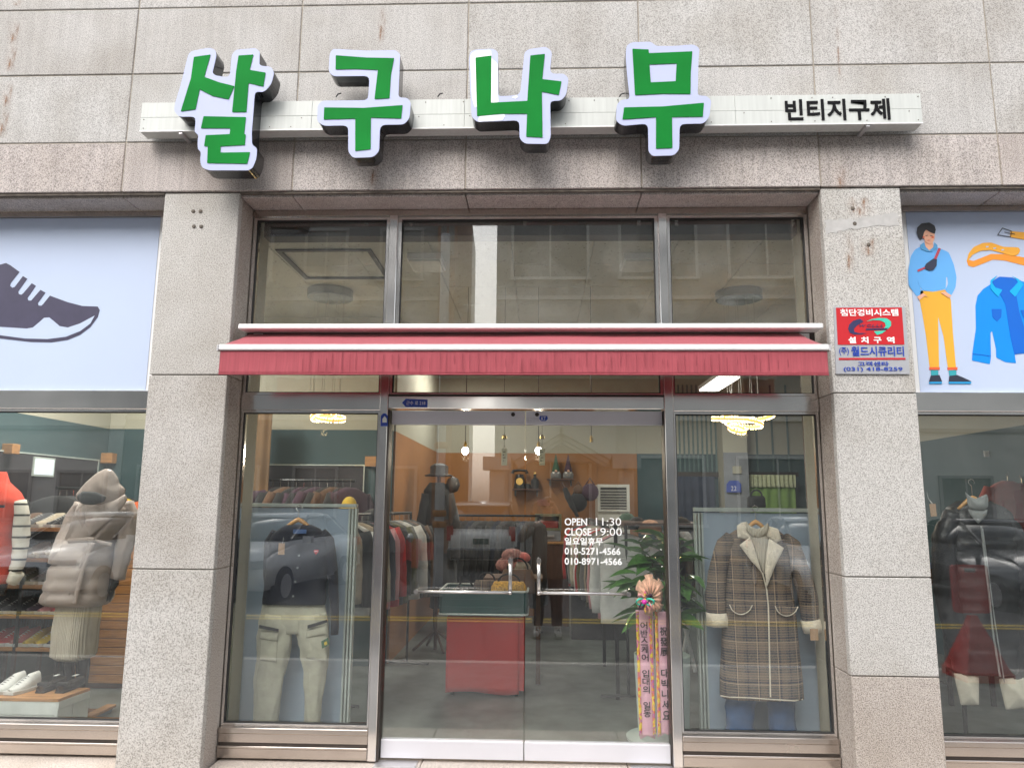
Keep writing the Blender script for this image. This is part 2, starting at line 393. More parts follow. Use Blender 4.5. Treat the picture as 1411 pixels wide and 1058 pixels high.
# ================================================================== ground and street (most of it is only mirrored in the glass)
M['asphalt'] = mat('asphalt', (.075, .075, .078), .85, var=.3, scale=40, bump=.3, bscale=200)
M['paving'] = mat('concrete_paving', (.21, .205, .20), .85, var=.2, scale=6, bump=.15, bscale=150)
M['threshold'] = granite('threshold_granite', (.62, .56, .51), (.50, .45, .41), (.33, .29, .26))
M['yellow_paint'] = mat('yellow_road_paint', (.55, .38, .05), .7, var=.3, scale=20)
M['iron'] = mat('cast_iron', (.05, .045, .04), .6, .5)
def setting(o): o['kind'] = 'structure'; return o
setting(box('road', -45, 45, -45, -3.0, -.5, -.07, 'asphalt'))
setting(box('ground', -60, 60, -60, 30, -.9, -.52, 'asphalt'))
setting(box('pavement', -45, 45, -2.85, -.62, -.5, .04, 'paving'))
setting(box('kerb', -45, 45, -2.998, -2.852, -.5, .035, 'granite', bev=.01))
setting(box('road_line', -45, 45, -6.5, -6.36, -.07, -.066, 'yellow_paint'))
setting(box('road_line', -45, 45, -6.22, -6.10, -.07, -.066, 'yellow_paint'))
mh = MB().lathe([(.33, -.069), (.33, -.062), (.30, -.060)], (-1.75, -3.75, 0), 28)
tag(mh.build('manhole_cover', 'iron'), 'round iron manhole cover set in the road', 'manhole')
# ================================================================== the shop building
shop = thing('shop_building', 'granite clad shop front with three glazed bays and steel framed doors', 'building', (0, 0, .04))
ZB, ZL = .04, 3.576
JX = [-6.083, -4.960, -3.838, -2.717, -1.594, -.471, .653, 1.774, 2.889, 4.010, 5.13, 6.25]
JZ = [ZL, 3.923, 4.41, 4.895, 5.40, 5.90]
g = .004
for r in range(5):
    for i in range(len(JX)-1):
        dy = random.uniform(-.0015, .0015)
        m = 'granite_pink' if r == 0 else 'granite_stained'
        MB().box(JX[i]+g, JX[i+1]-g, -.262+dy, -.20, JZ[r]+g, JZ[r+1]-g, .004).build('stone_panel', m, shop)
core = MB()
core.box(-6.08, 6.24, -.255, .25, ZL+.012, 5.9)
for a, b in ((-2.42, -1.947), (1.785, 2.253)): core.box(a, b, -.235, .10, .0, ZL+.02)
core.build('masonry_core', 'grout', shop)
# dark strip paints the shadow line under the lintel, then the soffits
for a, b in ((-6.0, -2.432), (-1.935, 1.773), (2.265, 6.2)):
    box('lintel_shade_strip', a+.002, b-.002, -.250, -.232, ZL-.012, ZL+.008, 'sealant_shade', shop)
    n = max(1, round((b-a)/1.12))
    xs = [a]+[x for x in JX if a+.1 < x < b-.1]+[b]
    for p, q in zip(xs, xs[1:]):
        MB().box(p+.003, q-.003, -.228, -.02, ZL-.028, ZL+.004, .003).build('soffit_stone', 'granite_pink', shop)
# pillars: front stones and the narrower reveal stones
def pillar(x0, x1, cuts, low):
    for k, (z0, z1) in enumerate(zip(cuts, cuts[1:])):
        m = 'granite_low' if (low and k == 0) else 'granite'
        MB().box(x0+.001, x1-.001, -.25, -.20, z0+.003, z1-.003, .004).build('stone_block', m, shop)
        off = .0
        for sx, xe in ((1, x0), (-1, x1)):
            xa, xb = (xe, xe+.03*sx)
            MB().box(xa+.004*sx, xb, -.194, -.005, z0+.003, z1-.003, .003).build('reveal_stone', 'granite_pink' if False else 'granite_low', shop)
pillar(-2.432, -1.935, [ZB, 1.196, 2.375, ZL-.002], False)
pillar(1.773, 2.265, [ZB, .650, 1.196, 2.27, ZL-.002], True)
# rust streaks, mortar smear and old bolt holes on the stone
M['rust'] = mat('rust_stain', (.40, .17, .05), .9, var=.4, scale=60)
M['mortar'] = mat('mortar_smear', (.46, .45, .44), .9, var=.12, scale=14)
def rust_mat():
    m = bpy.data.materials.new('rust_bleed'); m.use_nodes = True; nt = m.node_tree; b = nt.nodes['Principled BSDF']; L = nt.links.new
    b.inputs['Base Color'].default_value = (.34, .155, .06, 1); b.inputs['Roughness'].default_value = .9
    tc = N(nt, 'ShaderNodeTexCoord'); mp = N(nt, 'ShaderNodeMapping'); mp.inputs['Scale'].default_value = (60, 60, 9); L(tc.outputs['Object'], mp.inputs[0])
    nz = N(nt, 'ShaderNodeTexNoise'); nz.inputs['Scale'].default_value = 1; nz.inputs['Detail'].default_value = 6; nz.inputs['Roughness'].default_value = .7; L(mp.outputs[0], nz.inputs['Vector'])
    g2 = N(nt, 'ShaderNodeSeparateXYZ'); L(tc.outputs['Generated'], g2.inputs[0])
    def tent(sock, k):
        a = N(nt, 'ShaderNodeMath', operation='SUBTRACT'); a.inputs[1].default_value = .5; L(sock, a.inputs[0]); c = N(nt, 'ShaderNodeMath', operation='ABSOLUTE'); L(a.outputs[0], c.inputs[0])
        d = N(nt, 'ShaderNodeMapRange'); d.inputs[1].default_value = .5; d.inputs[2].default_value = k; L(c.outputs[0], d.inputs[0]); return d.outputs[0]
    th = N(nt, 'ShaderNodeMapRange'); th.inputs[1].default_value = .47; th.inputs[2].default_value = .72; L(nz.outputs[0], th.inputs[0])
    m1 = N(nt, 'ShaderNodeMath', operation='MULTIPLY'); L(tent(g2.outputs[0], .1), m1.inputs[0]); L(tent(g2.outputs[2], .25), m1.inputs[1])
    m2 = N(nt, 'ShaderNodeMath', operation='MULTIPLY'); L(m1.outputs[0], m2.inputs[0]); L(th.outputs[0], m2.inputs[1]); L(m2.outputs[0], b.inputs['Alpha']); return m
M['rust_bleed'] = rust_mat()
def streak(px, y0, y1, w, Y, seed, m='rust'):
    a, b = P(px-w, y0, Y), P(px+w, y1, Y); c = (P(px, y0, Y).x-P(px, y1, Y).x)
    return mesh_obj('rust_streak', [(a.x, Y-.0006, a.z), (a.x+(b.x-a.x), Y-.0006, a.z), (b.x, Y-.0006, b.z), (a.x, Y-.0006, b.z)], [(0, 1, 2, 3)], 'rust_bleed', shop)
rnd = random.Random(3)
for sx, ya, yb, ww in ((23, 0, 9, 6), (19, 30, 62, 6), (15, 62, 100, 6), (10, 112, 150, 6), (4, 150, 190, 5)):
    streak(sx, ya, yb, 6, -.2652, 0)
streak(526, 8, 62, 5, -.2652, 0)
streak(515, 205, 262, 6, -.2652, 0)
streak(1158, 226, 261, 9, -.2652, 0)
streak(1155, 0, 130, 7, -.2652, 0); streak(1185, 270, 300, 22, -.2518, 0); streak(1197, 325, 355, 14, -.2518, 0); streak(1170, 318, 380, 10, -.2518, 0)
def smear(pts, Y, m, amp=2.5, seed=1):
    rnd = random.Random(seed); out = []
    for i, p in enumerate(pts):
        q = pts[(i+1) % len(pts)]
        for k in range(6):
            t = k/6; out.append((p[0]+(q[0]-p[0])*t+rnd.uniform(-amp, amp), p[1]+(q[1]-p[1])*t+rnd.uniform(-amp, amp)))
    return flat('mortar_patch', out, Y, m, shop, th=.0007)
smear([(1136, 303), (1170, 303), (1205, 298), (1236, 294), (1237, 310), (1200, 312), (1165, 318), (1138, 322)], -.2512, 'mortar')
for (x, y) in ((1175, 287), (1197, 337), (266, 291), (276, 291), (267, 312), (277, 312), (1178, 308)):
    MB().lathe([(.004, 0), (.010, .0018), (.013, .0036)], (0, 0, 0), 10, 'y').build('bolt_hole', 'sealant_shade', shop).location = P(x, y, -.2548)-WL[shop.name]
# ---- stainless window frames
def glaze(name, x0, x1, z0, z1, gm, fr=.022, Y=0, dep=.07, win=None, fm='steel_brushed'):
    """one window: a steel frame with its pane as a sub-part"""
    mb = MB(); mb.box(x0, x0+fr, Y, Y+dep, z0, z1).box(x1-fr, x1, Y, Y+dep, z0, z1).box(x0+fr, x1-fr, Y+.001, Y+dep-.001, z0, z0+fr).box(x0+fr, x1-fr, Y+.001, Y+dep-.001, z1-fr, z1)
    f = mb.build('window', fm, shop)
    box('pane', x0+fr+.001, x1-fr-.001, Y+.028, Y+.036, z0+fr+.001, z1-fr-.001, gm, f)
    MB().box(x0+fr, x0+fr+.006, Y+.012, Y+.027, z0+fr, z1-fr).box(x1-fr-.006, x1-fr, Y+.012, Y+.027, z0+fr, z1-fr).box(x0+fr+.006, x1-fr-.006, Y+.013, Y+.027, z0+fr, z0+fr+.006).box(x0+fr+.006, x1-fr-.006, Y+.013, Y+.027, z1-fr-.006, z1-fr).build('gasket', 'rubber', f)
    return f
XL, XR = -1.933, 1.771
glaze('w', XL, -1.003, 2.70, 3.505, 'glass_up'); glaze('w', -.944, .790, 2.70, 3.505, 'glass_up'); glaze('w', .847, XR, 2.70, 3.505, 'glass_up')
for a, b in ((-1.002, -.945), (.791, .846)): box('mullion', a, b, -.03, .09, 2.70, 3.505, 'steel_brushed', shop, .003)
glaze('w', XL, -1.021, 2.287, 2.698, 'glass_up', fr=.016); glaze('w', -.967, .798, 2.287, 2.698, 'glass_up', fr=.016); glaze('w', .856, XR, 2.287, 2.698, 'glass_up', fr=.016)
for a, b in ((-1.020, -.968), (.799, .855)): box('mullion', a, b, -.035, .09, .075, 2.699, 'steel_brushed', shop, .003)
box('mullion_edge', -.967, -.955, -.028, .08, .075, 2.19, 'dark_frame', shop); box('mullion_edge', .794, .798, -.028, .08, .075, 2.19, 'dark_frame', shop)
# head trim above the top windows
box('head_trim', XL, XR, -.018, .05, 3.506, 3.548, 'steel_sill', shop)
box('transom', XL, -1.021, -.02, .085, 2.186, 2.286, 'steel_brushed', shop, .003)
box('transom', -.967, .798, -.02, .085, 2.198, 2.286, 'steel_brushed', shop, .003)
box('transom', .856, XR, -.02, .085, 2.186, 2.286, 'steel_brushed', shop, .003)
box('cover_strip', -.967, .798, -.024, -.018, 2.276, 2.290, 'dark_frame', shop)
def sills(a, b):
    box('sill', a, b, -.040, .09, .218, .252, 'steel_sill', shop, .004)
    box('sill', a+.001, b-.001, -.028, .09, .165, .217, 'steel_sill', shop, .002)
    box('sill', a, b, -.045, .09, .135, .150, 'steel_sill', shop, .003)
    box('sill', a+.001, b-.001, -.036, .09, .08, .134, 'steel_sill', shop, .002)
    box('sill', a+.001, b-.001, -.020, .088, .15, .165, 'dark_frame', shop)
sills(XL, -1.021); sills(.856, XR)
glaze('w', XL, -1.021, .253, 2.185, 'glass', fr=.015); glaze('w', .856, XR, .253, 2.185, 'glass', fr=.015)
# side bays
sills(-4.6, -2.434); sills(2.267, 4.6)
for a, b in ((-4.6, -2.434), (2.267, 4.6)):
    glaze('w', a, b, .253, 2.188, 'glass', fr=.015)
    box('transom', a, b, -.02, .085, 2.189, 2.312, 'steel_brushed', shop, .003)
    box('head_trim', a, b, -.018, .05, 3.512, 3.548, 'steel_sill', shop)
    box('spandrel_board', a, b, .004, .05, 2.313, 3.511, 'white_alu', shop)
# base stone
for a, b in ((-6, -2.440), (-1.93, 1.768), (2.272, 6)):
    n = max(1, round((b-a)/1.2))
    for k in range(n): MB().box(a+(b-a)*k/n+.002, a+(b-a)*(k+1)/n-.002, -.62, .10, -.1, .062, .006).build('base_stone', 'threshold', shop)
for a, b in ((-2.436, -1.934), (1.772, 2.268)): box('base_stone', a, b, -.62, -.256, -.1, .060, 'threshold', shop, .006)
box('floor_plate', -.97, -.72, -.10, .02, .062, .068, 'alu', shop); box('floor_plate', .55, .80, -.10, .02, .062, .068, 'alu', shop)
# ---- doors
M['door_steel'] = mat('brushed_door_steel', (.62, .60, .59), .22, .95, var=.05)
def door(x0, x1, side):
    d = box('door', x0, x1, .012, .062, 2.100, 2.188, 'alu_white', shop, .003)
    box('pane', x0, x1, .034, .044, .1862, 2.101, 'glass', d)
    box('bottom_rail', x0, x1, .012, .062, .082, .186, 'alu_white', d, .003)
    # push-pull bar: short upright at the meeting edge, long horizontal bar out to the hinge side
    xi = x1-.085 if side < 0 else x0+.085; xo = x0+.20 if side < 0 else x1-.24
    mb = MB(); zt, zb = 1.262, 1.060
    mb.tube([(xi, -.035, zb-.012), (xi, -.035, zt)], .0115, 12)
    mb.tube([(xi, -.035, zb), (xo, -.035, zb)], .0098, 12)
    for (x, z) in ((xi, zt-.01), (xo, zb), (xi, zb)): mb.tube([(x, -.05, z), (x, .033, z)], .011, 10)
    h = mb.build('handle', 'door_steel', d, True)
    MB().lathe([(.015, -.052), (.015, -.046), (.010, -.046)], (xi, 0, zt-.01), 12, 'y').lathe([(.015, -.052), (.015, -.046), (.010, -.046)], (xo, 0, zb), 12, 'y').build('handle_cap', 'door_steel', d)
    lk = P(707 if side < 0 else 740, 571, .01)
    MB().lathe([(.013, .004), (.013, .012)], (lk.x, 0, lk.z), 16, 'y').lathe([(.007, .002), (.007, .004)], (lk.x, 0, lk.z), 16, 'y').build('lock', 'dark_frame', d)
    return d
dl = door(-.950, -.087, -1); dr = door(-.081, .791, 1)
M['ink'] = mat('black_ink', (.012, .012, .014), .8, spec=.1); M['ink_blue'] = mat('blue_ink', (.03, .07, .38), .5, var=.05)
M['faint_ink'] = mat('faded_grey_ink', (.45, .44, .5), .5)
YD = .0335
for s, a, b, b_ in (('OPEN', (778, 713.5), (809, 724), .02), ('11:30', (821, 713), (856, 724), .0), ('CLOSE', (778, 727), (815, 738), .02), ('19:00', (821, 727), (857, 738), 0),
                   ('일요일휴무', (778, 740), (831, 751), .025), ('010-5271-4566', (778, 754), (855, 764.5), .02), ('010-8971-4566', (778, 768), (857, 778.5), .02)):
    ptext(s, 'hours_lettering', a, b, YD, 'chalk', dr, bold=b_)
ptext('길고양이', 'rail_lettering', (725, 575), (742, 581), .0115, 'faint_ink', dr)
flat('rail_sticker', [(744, 573), (754, 573), (755, 577), (752, 580), (746, 580), (743, 577)], .0115, 'ink_blue', dr)
ptext('KT', 'rail_lettering', (746, 574), (752, 579), .0095, 'chalk', dr)
# ================================================================== interior shell
M['teal'] = mat('teal_wall', (.045, .085, .095), .7, var=.12, scale=2)
M['beige_wall'] = mat('beige_wall', (.40, .385, .31), .8, var=.05, scale=1)
M['orange'] = mat('orange_wall', (.32, .14, .042), .7, var=.08, scale=1.5)
M['floor'] = mat('worn_green_grey_floor', (.11, .125, .115), .4, var=.5, scale=3, bump=.05)
M['brown'] = mat('brown_curtain', (.16, .095, .045), .8, var=.2, scale=4)
M['recess_shade'] = mat('recess_shade', (.03, .025, .03), .7)  # puts the shade of openings and gaps into the colour
M['blind_box'] = mat('dark_blind_box', (.05, .045, .042), .6)
def tiles():
    m, nt, b = new_mat('fissured_ceiling_tile'); L = nt.links.new; co = coords(nt, (1, 1, 1), False)
    v = N(nt, 'ShaderNodeTexVoronoi'); v.inputs['Scale'].default_value = 22; L(co, v.inputs['Vector'])
    L(ramp(nt, [(.10, (.16, .15, .12)), (.17, (.50, .485, .42))], v.outputs['Distance']), b.inputs['Base Color']); b.inputs['Roughness'].default_value = .9
    return m
M['tile'] = tiles()
ZF, ZC = .07, 3.46
setting(box('floor', -4.45, 4.4, .095, 6.0, -.1, ZF, 'floor'))
cz = setting(box('ceiling', -4.45, 4.4, .30, 6.0, ZC+.03, ZC+.10, 'recess_shade'))
for i in range(15):
    for j in range(9):
        x, y = -4.4+i*.6, .30+j*.6
        if x < 4.3 and y < 5.8: MB().box(x+.002, min(x+.598, 4.38), y+.002, min(y+.598, 5.83), ZC+random.uniform(0, .003), ZC+.028).build('ceiling_tile', 'tile', cz)
setting(box('ceiling_recess', -4.45, 4.4, .10, .299, ZC+.22, ZC+.26, 'recess_shade'))
def twall(name, x0, x1, y0, y1, low='teal', z=2.31):
    a = setting(box(name, x0, x1, y0, y1, ZF, z, low)); b = box('upper_wall', x0, x1, y0, y1, z+.001, ZC+.25, 'beige_wall', a); return a
twall('wall_left', -4.45, -4.325, .10, 2.68)
wp = twall('wall_partition', -4.322, -1.46, 2.56, 2.68)
twall('wall_inner_left', -1.56, -1.44, 2.681, 5.85, 'orange')
wb = twall('wall_back', -1.44, 1.40, 5.86, 5.98, 'orange')
wr = twall('wall_back_right', 1.401, 4.24, 5.85, 5.97)
twall('wall_right', 4.24, 4.38, .10, 5.97)
for a, b in ((-2.42, -1.94), (1.78, 2.25)): setting(box('wall_pier', a, b, .101, .30, ZF, ZC+.2, 'beige_wall'))
# orange back room is panelled with shallow mouldings
for px in (645, 700, 822, 862): box('wall_batten', X(px, 700, 5.84)-.012, X(px, 700, 5.84)+.012, 5.845, 5.859, ZF, 2.2, 'orange', wb)
box('blind_box', -1.9, 1.74, .10, .22, 3.405, ZC+.2, 'blind_box', cz)
for px in (505, 566, 723, 880, 932, 1093):
    p = P(px, 306, .09); MB().box(p.x-.012, p.x+.012, .085, .1, p.z-.03, p.z+.02).build('curtain_bracket', 'steel_bright', cz)
# ceiling hatch frame, seen through the top left window
def on_ceiling(pts, z): return [PZ(a, b, z) for a, b in pts]
q = on_ceiling([(396, 347), (500, 349), (524, 381), (430, 380)], ZC-.004)
cx = sum(v.x for v in q)/4; cy = sum(v.y for v in q)/4; hx, hy = .36, .36
mb = MB(); t_ = .035
mb.box(cx-hx, cx+hx, cy-hy, cy-hy+t_, ZC-.012, ZC-.001).box(cx-hx, cx+hx, cy+hy-t_, cy+hy, ZC-.012, ZC-.001).box(cx-hx, cx-hx+t_, cy-hy+t_, cy+hy-t_, ZC-.012, ZC-.001).box(cx+hx-t_, cx+hx, cy-hy+t_, cy+hy-t_, ZC-.012, ZC-.001)
mb.build('hatch_frame', 'dark_frame', cz)
# fluorescent fittings
M['tube_on'] = emis('lit_diffuser', (1, .98, .92), 3); M['tube_off'] = mat('unlit_diffuser', (.7, .7, .66), .5)
LFS = [(PZ(990, 529, 3.0), True, 'lit rectangular ceiling light seen below the awning at the right'), (PZ(588, 366, ZC-.05), False, 'flat ceiling light seen through the wide upper pane, left half'), (PZ(880, 366, ZC-.05), False, 'flat ceiling light seen through the wide upper pane, right half'),]
def ceil_light(c, lit, label, L=1.2, ZC=ZC, en=20):
    t = thing('ceiling_light', label, 'ceiling light', (c.x, c.y, ZC-.06), 'ceiling lights in the shop')
    box('housing', c.x-.13, c.x+.13, c.y-L/2, c.y+L/2, ZC-.045, ZC-.001, 'white_alu', t)
    box('diffuser', c.x-.115, c.x+.115, c.y-L/2+.015, c.y+L/2-.015, ZC-.060, ZC-.0455, 'tube_on' if lit else 'tube_off', t)
    if lit:
        ld = bpy.data.lights.new('ceiling_light_glow', 'AREA'); ld.shape = 'RECTANGLE'; ld.size = .24; ld.size_y = L; ld.energy = en; ld.color = (1, .96, .88)
        lo = bpy.data.objects.new('ceiling_light_glow', ld); COL.objects.link(lo); lo.location = (0, 0, -.01); lo.parent = t
ceil_light(Vector((LFS[0][0].x, LFS[0][0].y, 0)), True, LFS[0][2], 1.0, 3.05)
ceil_light(LFS[1][0], False, LFS[1][2], .3); ceil_light(LFS[2][0], False, LFS[2][2], .3)
ceil_light(Vector((-.9, 4.3, 0)), True, 'added ceiling light brightening the back of the shop, left', 1.2)  # extra lamp, added to light the back room
ceil_light(Vector((-3.4, 1.0, 0)), True, 'added ceiling light brightening the shoe shelves in the left bay', .8, ZC, 45)  # extra lamp, added so the left bay shelves show
# ================================================================== main sign
BY0, BY1 = -.40, -.30
sign = thing('shop_sign', 'long white metal sign box with big green letters 살구나무 and small black 빈티지구제', 'shop sign', P(730, 160, -.27), None)
a, b = P(195, 140, BY0), P(1270, 131, BY0); zt, zb = (a.z+b.z)/2, (P(195, 180, BY0).z+P(1270, 171, BY0).z)/2
# box in sheet-metal sections with a lengthwise seam
M['sheet'] = granite_dummy = mat('weathered_white_sheet', (.56, .58, .56), .5, .05, var=.07, scale=3, stretch=(14, 14, .8))
xs = [P(p, 150, BY0).x for p in (195, 430, 640, 852, 1013, 1270)]; zm = zb+(zt-zb)*.48
for p, q in zip(xs, xs[1:]):
    MB().box(p+.0007, q-.0007, BY0, BY0+.012, zb+.003, zm-.001, .001).build('face_panel', 'sheet', sign)
    MB().box(p+.0007, q-.0007, BY0+.0012, BY0+.012, zm+.001, zt, .001).build('face_panel', 'sheet', sign)
box('box_body', xs[0]+.001, xs[-1]-.001, BY0+.0125, BY1, zb, zt-.003, 'sheet', sign)
box('front_lip', xs[0], xs[-1], BY0-.003, BY0+.004, zb-.004, zb+.0025, 'white_alu', sign)
rv = MB()
for px in list(range(205, 1268, 34)):
    for z in (zb+.02, zm-.015, zt-.02):
        if random.random() < .55: x = P(px+random.uniform(-9, 9), 150, BY0).x; rv.lathe([(.0035, 0), (.0035, .003)], (x, BY0-.0025, z), 6, 'y')
rivets = rv.build('rivets', 'sealant_shade', sign); rivets['kind'] = 'stuff'
for px in (256, 1190): 
    c = P(px, 183, -.33); MB().box(c.x-.012, c.x+.012, -.395, -.262, zb-.016, zb-.0005).build('bracket', 'alu', sign)
for px in (463, 603, 748, 853):
    c = P(px, 134, -.36); MB().tube([c+Vector((0, 0, 0)), c+Vector((.014, -.01, .014)), c+Vector((.035, -.01, .02))], .004, 6).build('cable_end', 'black', sign)
LF, LB = -.52, -.402
M['letter_green'] = mat('green_translucent_acrylic', (.006, .20, .030), .6, var=.14, scale=2.2, spec=.08)
M['letter_face'] = mat('lavender_white_acrylic', (.46, .50, .72), .45, var=.03, scale=2, spec=.3)
M['letter_white'] = mat('peeled_white_acrylic', (.82, .86, .92), .35, var=.03)
M['letter_side'] = mat('black_channel_side', (.012, .013, .018), .25, .2, coat=.4)
C1 = (170, 40, 3.1356); C2 = (600, 40, 3.1356)
LET = [
 ('살', C1, [(285,100),(372,83),(398,93),(403,118),(385,192),(400,203),(460,213),(470,112),(488,92),(572,85),(590,100),(588,155),(600,162),(638,165),(652,190),(640,240),(608,275),(570,272),(566,310),(561,380),(555,450),(557,502),(578,516),(576,560),(560,600),(542,612),(372,612),(342,602),(332,572),(336,532),(322,520),(322,482),(326,460),(308,446),(315,380),(242,381),(220,355),(226,318),(250,240),(272,150)],
  [[(305,122),(377,112),(350,208),(415,232),(480,248),(455,305),(385,290),(330,262),(312,348),(248,357),(292,215)], [(498,116),(562,112),(546,178),(615,190),(605,250),(541,235),(532,360),(470,360),(488,180)],
   [(347,378),(530,382),(522,455),(529,457),(525,502),(420,508),(420,535),(548,533),(535,583),(362,580),(365,508),(349,507),(356,460),(460,455),(462,430),(335,430)]]),
 ('구', C1, [(905,88),(1050,96),(1178,94),(1196,112),(1188,298),(1228,300),(1242,320),(1236,388),(1213,414),(1110,416),(1105,530),(1080,555),(992,558),(972,532),(972,418),(865,420),(838,400),(840,332),(860,312),(1058,310),(1064,205),(908,206),(888,187),(892,110)],
  [[(918,115),(1050,125),(1170,127),(1156,200),(1150,300),(1085,304),(1100,178),(1000,174),(917,176)], [(868,340),(1040,342),(1207,330),(1200,388),(1070,384),(1068,520),(1002,528),(1002,388),(866,392)]]),
 ('나', C2, [(150,102),(170,92),(250,87),(270,103),(272,292),(300,292),(366,287),(385,105),(402,90),(478,79),(503,100),(494,196),(555,195),(575,215),(565,285),(543,312),(496,312),(498,470),(485,498),(387,497),(363,475),(363,396),(182,404),(157,382),(150,250),(146,130)],
  [[(173,125),(242,116),(240,320),(330,315),(397,312),(410,116),(473,109),(462,218),(545,228),(533,286),(460,272),(463,470),(392,466),(396,367),(280,368),(180,378),(176,240)]]),
 ('무', C2, [(825,75),(847,60),(930,57),(952,76),(1030,76),(1115,69),(1140,85),(1136,130),(1132,290),(1170,291),(1191,310),(1183,380),(1160,410),(1055,412),(1053,522),(1030,548),(937,550),(920,530),(918,410),(810,420),(780,400),(783,332),(800,309),(840,305),(828,200),(822,120)],
  [[(851,87),(921,90),(922,106),(1110,98),(1103,190),(1102,282),(980,281),(862,287)], [(815,340),(980,336),(1160,320),(1155,380),(1022,382),(1024,515),(953,518),(953,382),(808,392)]])]
for ch, (ox, oy, s), outer, greens in LET:
    o = MB().prism(pxpoly(outer, LF, ox, oy, s, .035), LF, LB).build('channel_letter', 'letter_side', sign)
    o['label'] = 'big letter %s with green face in a pale lavender border and deep black sides' % ch
    flat('letter_border', outer, LF-.001, 'letter_face', o, ox, oy, s, r=.034, th=.003)
    if ch == '나':
        flat('peeled_patch', [(153,110),(172,97),(240,92),(243,130),(268,150),(270,288),(273,318),(240,322),(170,340),(158,300),(151,130)], LF-.0042, 'letter_white', o, ox, oy, s, r=.01)
        flat('peeled_patch', [(200,376),(300,370),(300,380),(288,396),(185,402),(188,380)], LF-.0042, 'letter_white', o, ox, oy, s, r=.006)
        flat('peeled_patch', [(330,296),(350,288),(358,294),(345,304)], LF-.0042, 'letter_white', o, ox, oy, s, r=.006)
    for k, gp in enumerate(greens):
        hole = [[(925,155),(1042,150),(1038,227),(930,232)]] if ch == '무' and k == 0 else ()
        flat('letter_stroke', gp, LF-.006, 'letter_green', o, ox, oy, s, r=.004, th=.002, holes=hole)
tx = ptext('빈티지구제', 'small_lettering', (1081, 138), (1227, 165), BY0-.0005, 'ink', sign, bold=.018, depth=.006)
# ================================================================== awning
M['awning'] = mat('faded_red_canvas', (.36, .065, .085), .8, var=.14, scale=3, stretch=(30, 30, 1), bump=.1, bscale=120, sheen=.2)
aw = thing('awning', 'retracted dark red canvas awning with white front bar above the shop door', 'awning', P(715, 480, -.25))
p, q = P(327, 446, -.25), P(1133, 456, -.25); zc = (p.z+q.z)/2
MB().box(-1.885, 1.735, -.262, -.15, zc-.012, zc+.022, .006).build('cassette_cover', 'white_alu', aw)
MB().box(-1.875, 1.725, -.135, -.06, zc-.13, zc+.01).build('cassette_back', 'dark_frame', aw)
YA = -.46; zf1 = P(715, 470, YA).z; zf2 = P(715, 482.5, YA).z; zv = P(715, 517, YA).z
xa, xb = P(303, 475, YA).x, P(1141, 480, YA).x
nx = 120; vs = []; fs = []; zb_ = P(715, 460, -.15).z
for i in range(nx+1):
    t = i/nx; xt = (xa+.05)+(xb-xa-.10)*t; xf = xa+.004+(xb-xa-.008)*t
    for j in range(7):
        u = j/6; x = xt+(xf-xt)*u; y = -.15+(YA+.01+.15)*u; z = zb_+(zf2+.030-zb_)*u-.004*math.sin(math.pi*u)+.007*noise.noise(Vector((x*2.1, u*2, 3)))*math.sin(math.pi*(u*.5+.5))
        vs.append((x, y, z))
for i in range(nx):
    for j in range(6): fs.append((i*7+j, i*7+j+1, (i+1)*7+j+1, (i+1)*7+j))
o = mesh_obj('canopy', vs, fs, 'awning', aw, True); md = o.modifiers.new('thick', 'SOLIDIFY'); md.thickness = .004
vs = []; fs = []
nx = 360
for i in range(nx+1):
    t = i/nx; x = xa+.004+(xb-xa-.008)*t; pl = (abs(math.sin(x*37+2*noise.noise(Vector((x*3, 0, 0)))))**6)
    for j in range(7):
        u = j/6; vs.append((x, YA+.002-.004*pl*u+.007*noise.noise(Vector((x*4, u*1.5, 0)))*u, zf2+(zv-zf2)*u-.004*noise.noise(Vector((x*2, 0, 7)))*u))
for i in range(nx):
    for j in range(6): fs.append((i*7+j, i*7+j+1, (i+1)*7+j+1, (i+1)*7+j))
o = mesh_obj('valance', vs, fs, 'awning', aw, True); md = o.modifiers.new('thick', 'SOLIDIFY'); md.thickness = .004
MB().tube([(xa+.006, YA-.003, zv+.005), (xb-.006, YA-.003, zv+.005)], .0035, 6).build('hem', 'awning', aw)
M['crease_shade'] = mat('valance_crease_shade', (.22, .035, .05), .8)  # darker red strips put the fold shade into the valance colour
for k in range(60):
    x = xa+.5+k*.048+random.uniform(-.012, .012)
    if x < xb-.06: MB().box(x, x+random.uniform(.0008, .0018), YA-.0095, YA-.006, zv+.018+random.uniform(0, .05), zf2-random.uniform(.0, .06)).build('crease', 'crease_shade', aw)
MB().box(xa-.004, xb+.004, YA-.014, YA+.012, zf2-.002, zf2+.034, .006).build('front_bar', 'white_alu', aw)
for x in (xa-.006, xb+.006): MB().box(x-.006, x+.006, YA-.018, YA+.016, zf2-.008, zf2+.03, .003).build('bar_end_cap', 'alu', aw)
for sx, x in ((1, -1.80), (-1, 1.66)):
    MB().tube([(x, -.12, zc-.12), (x+.3*sx, -.26, zc-.19), (x+.05*sx, YA+.03, zf2-.005)], .012, 8).build('folding_arm', 'white_alu', aw)
    MB().box(x-.03, x+.03, -.145, -.02, zc-.12, zc-.015).build('arm_bracket', 'white_alu', aw)
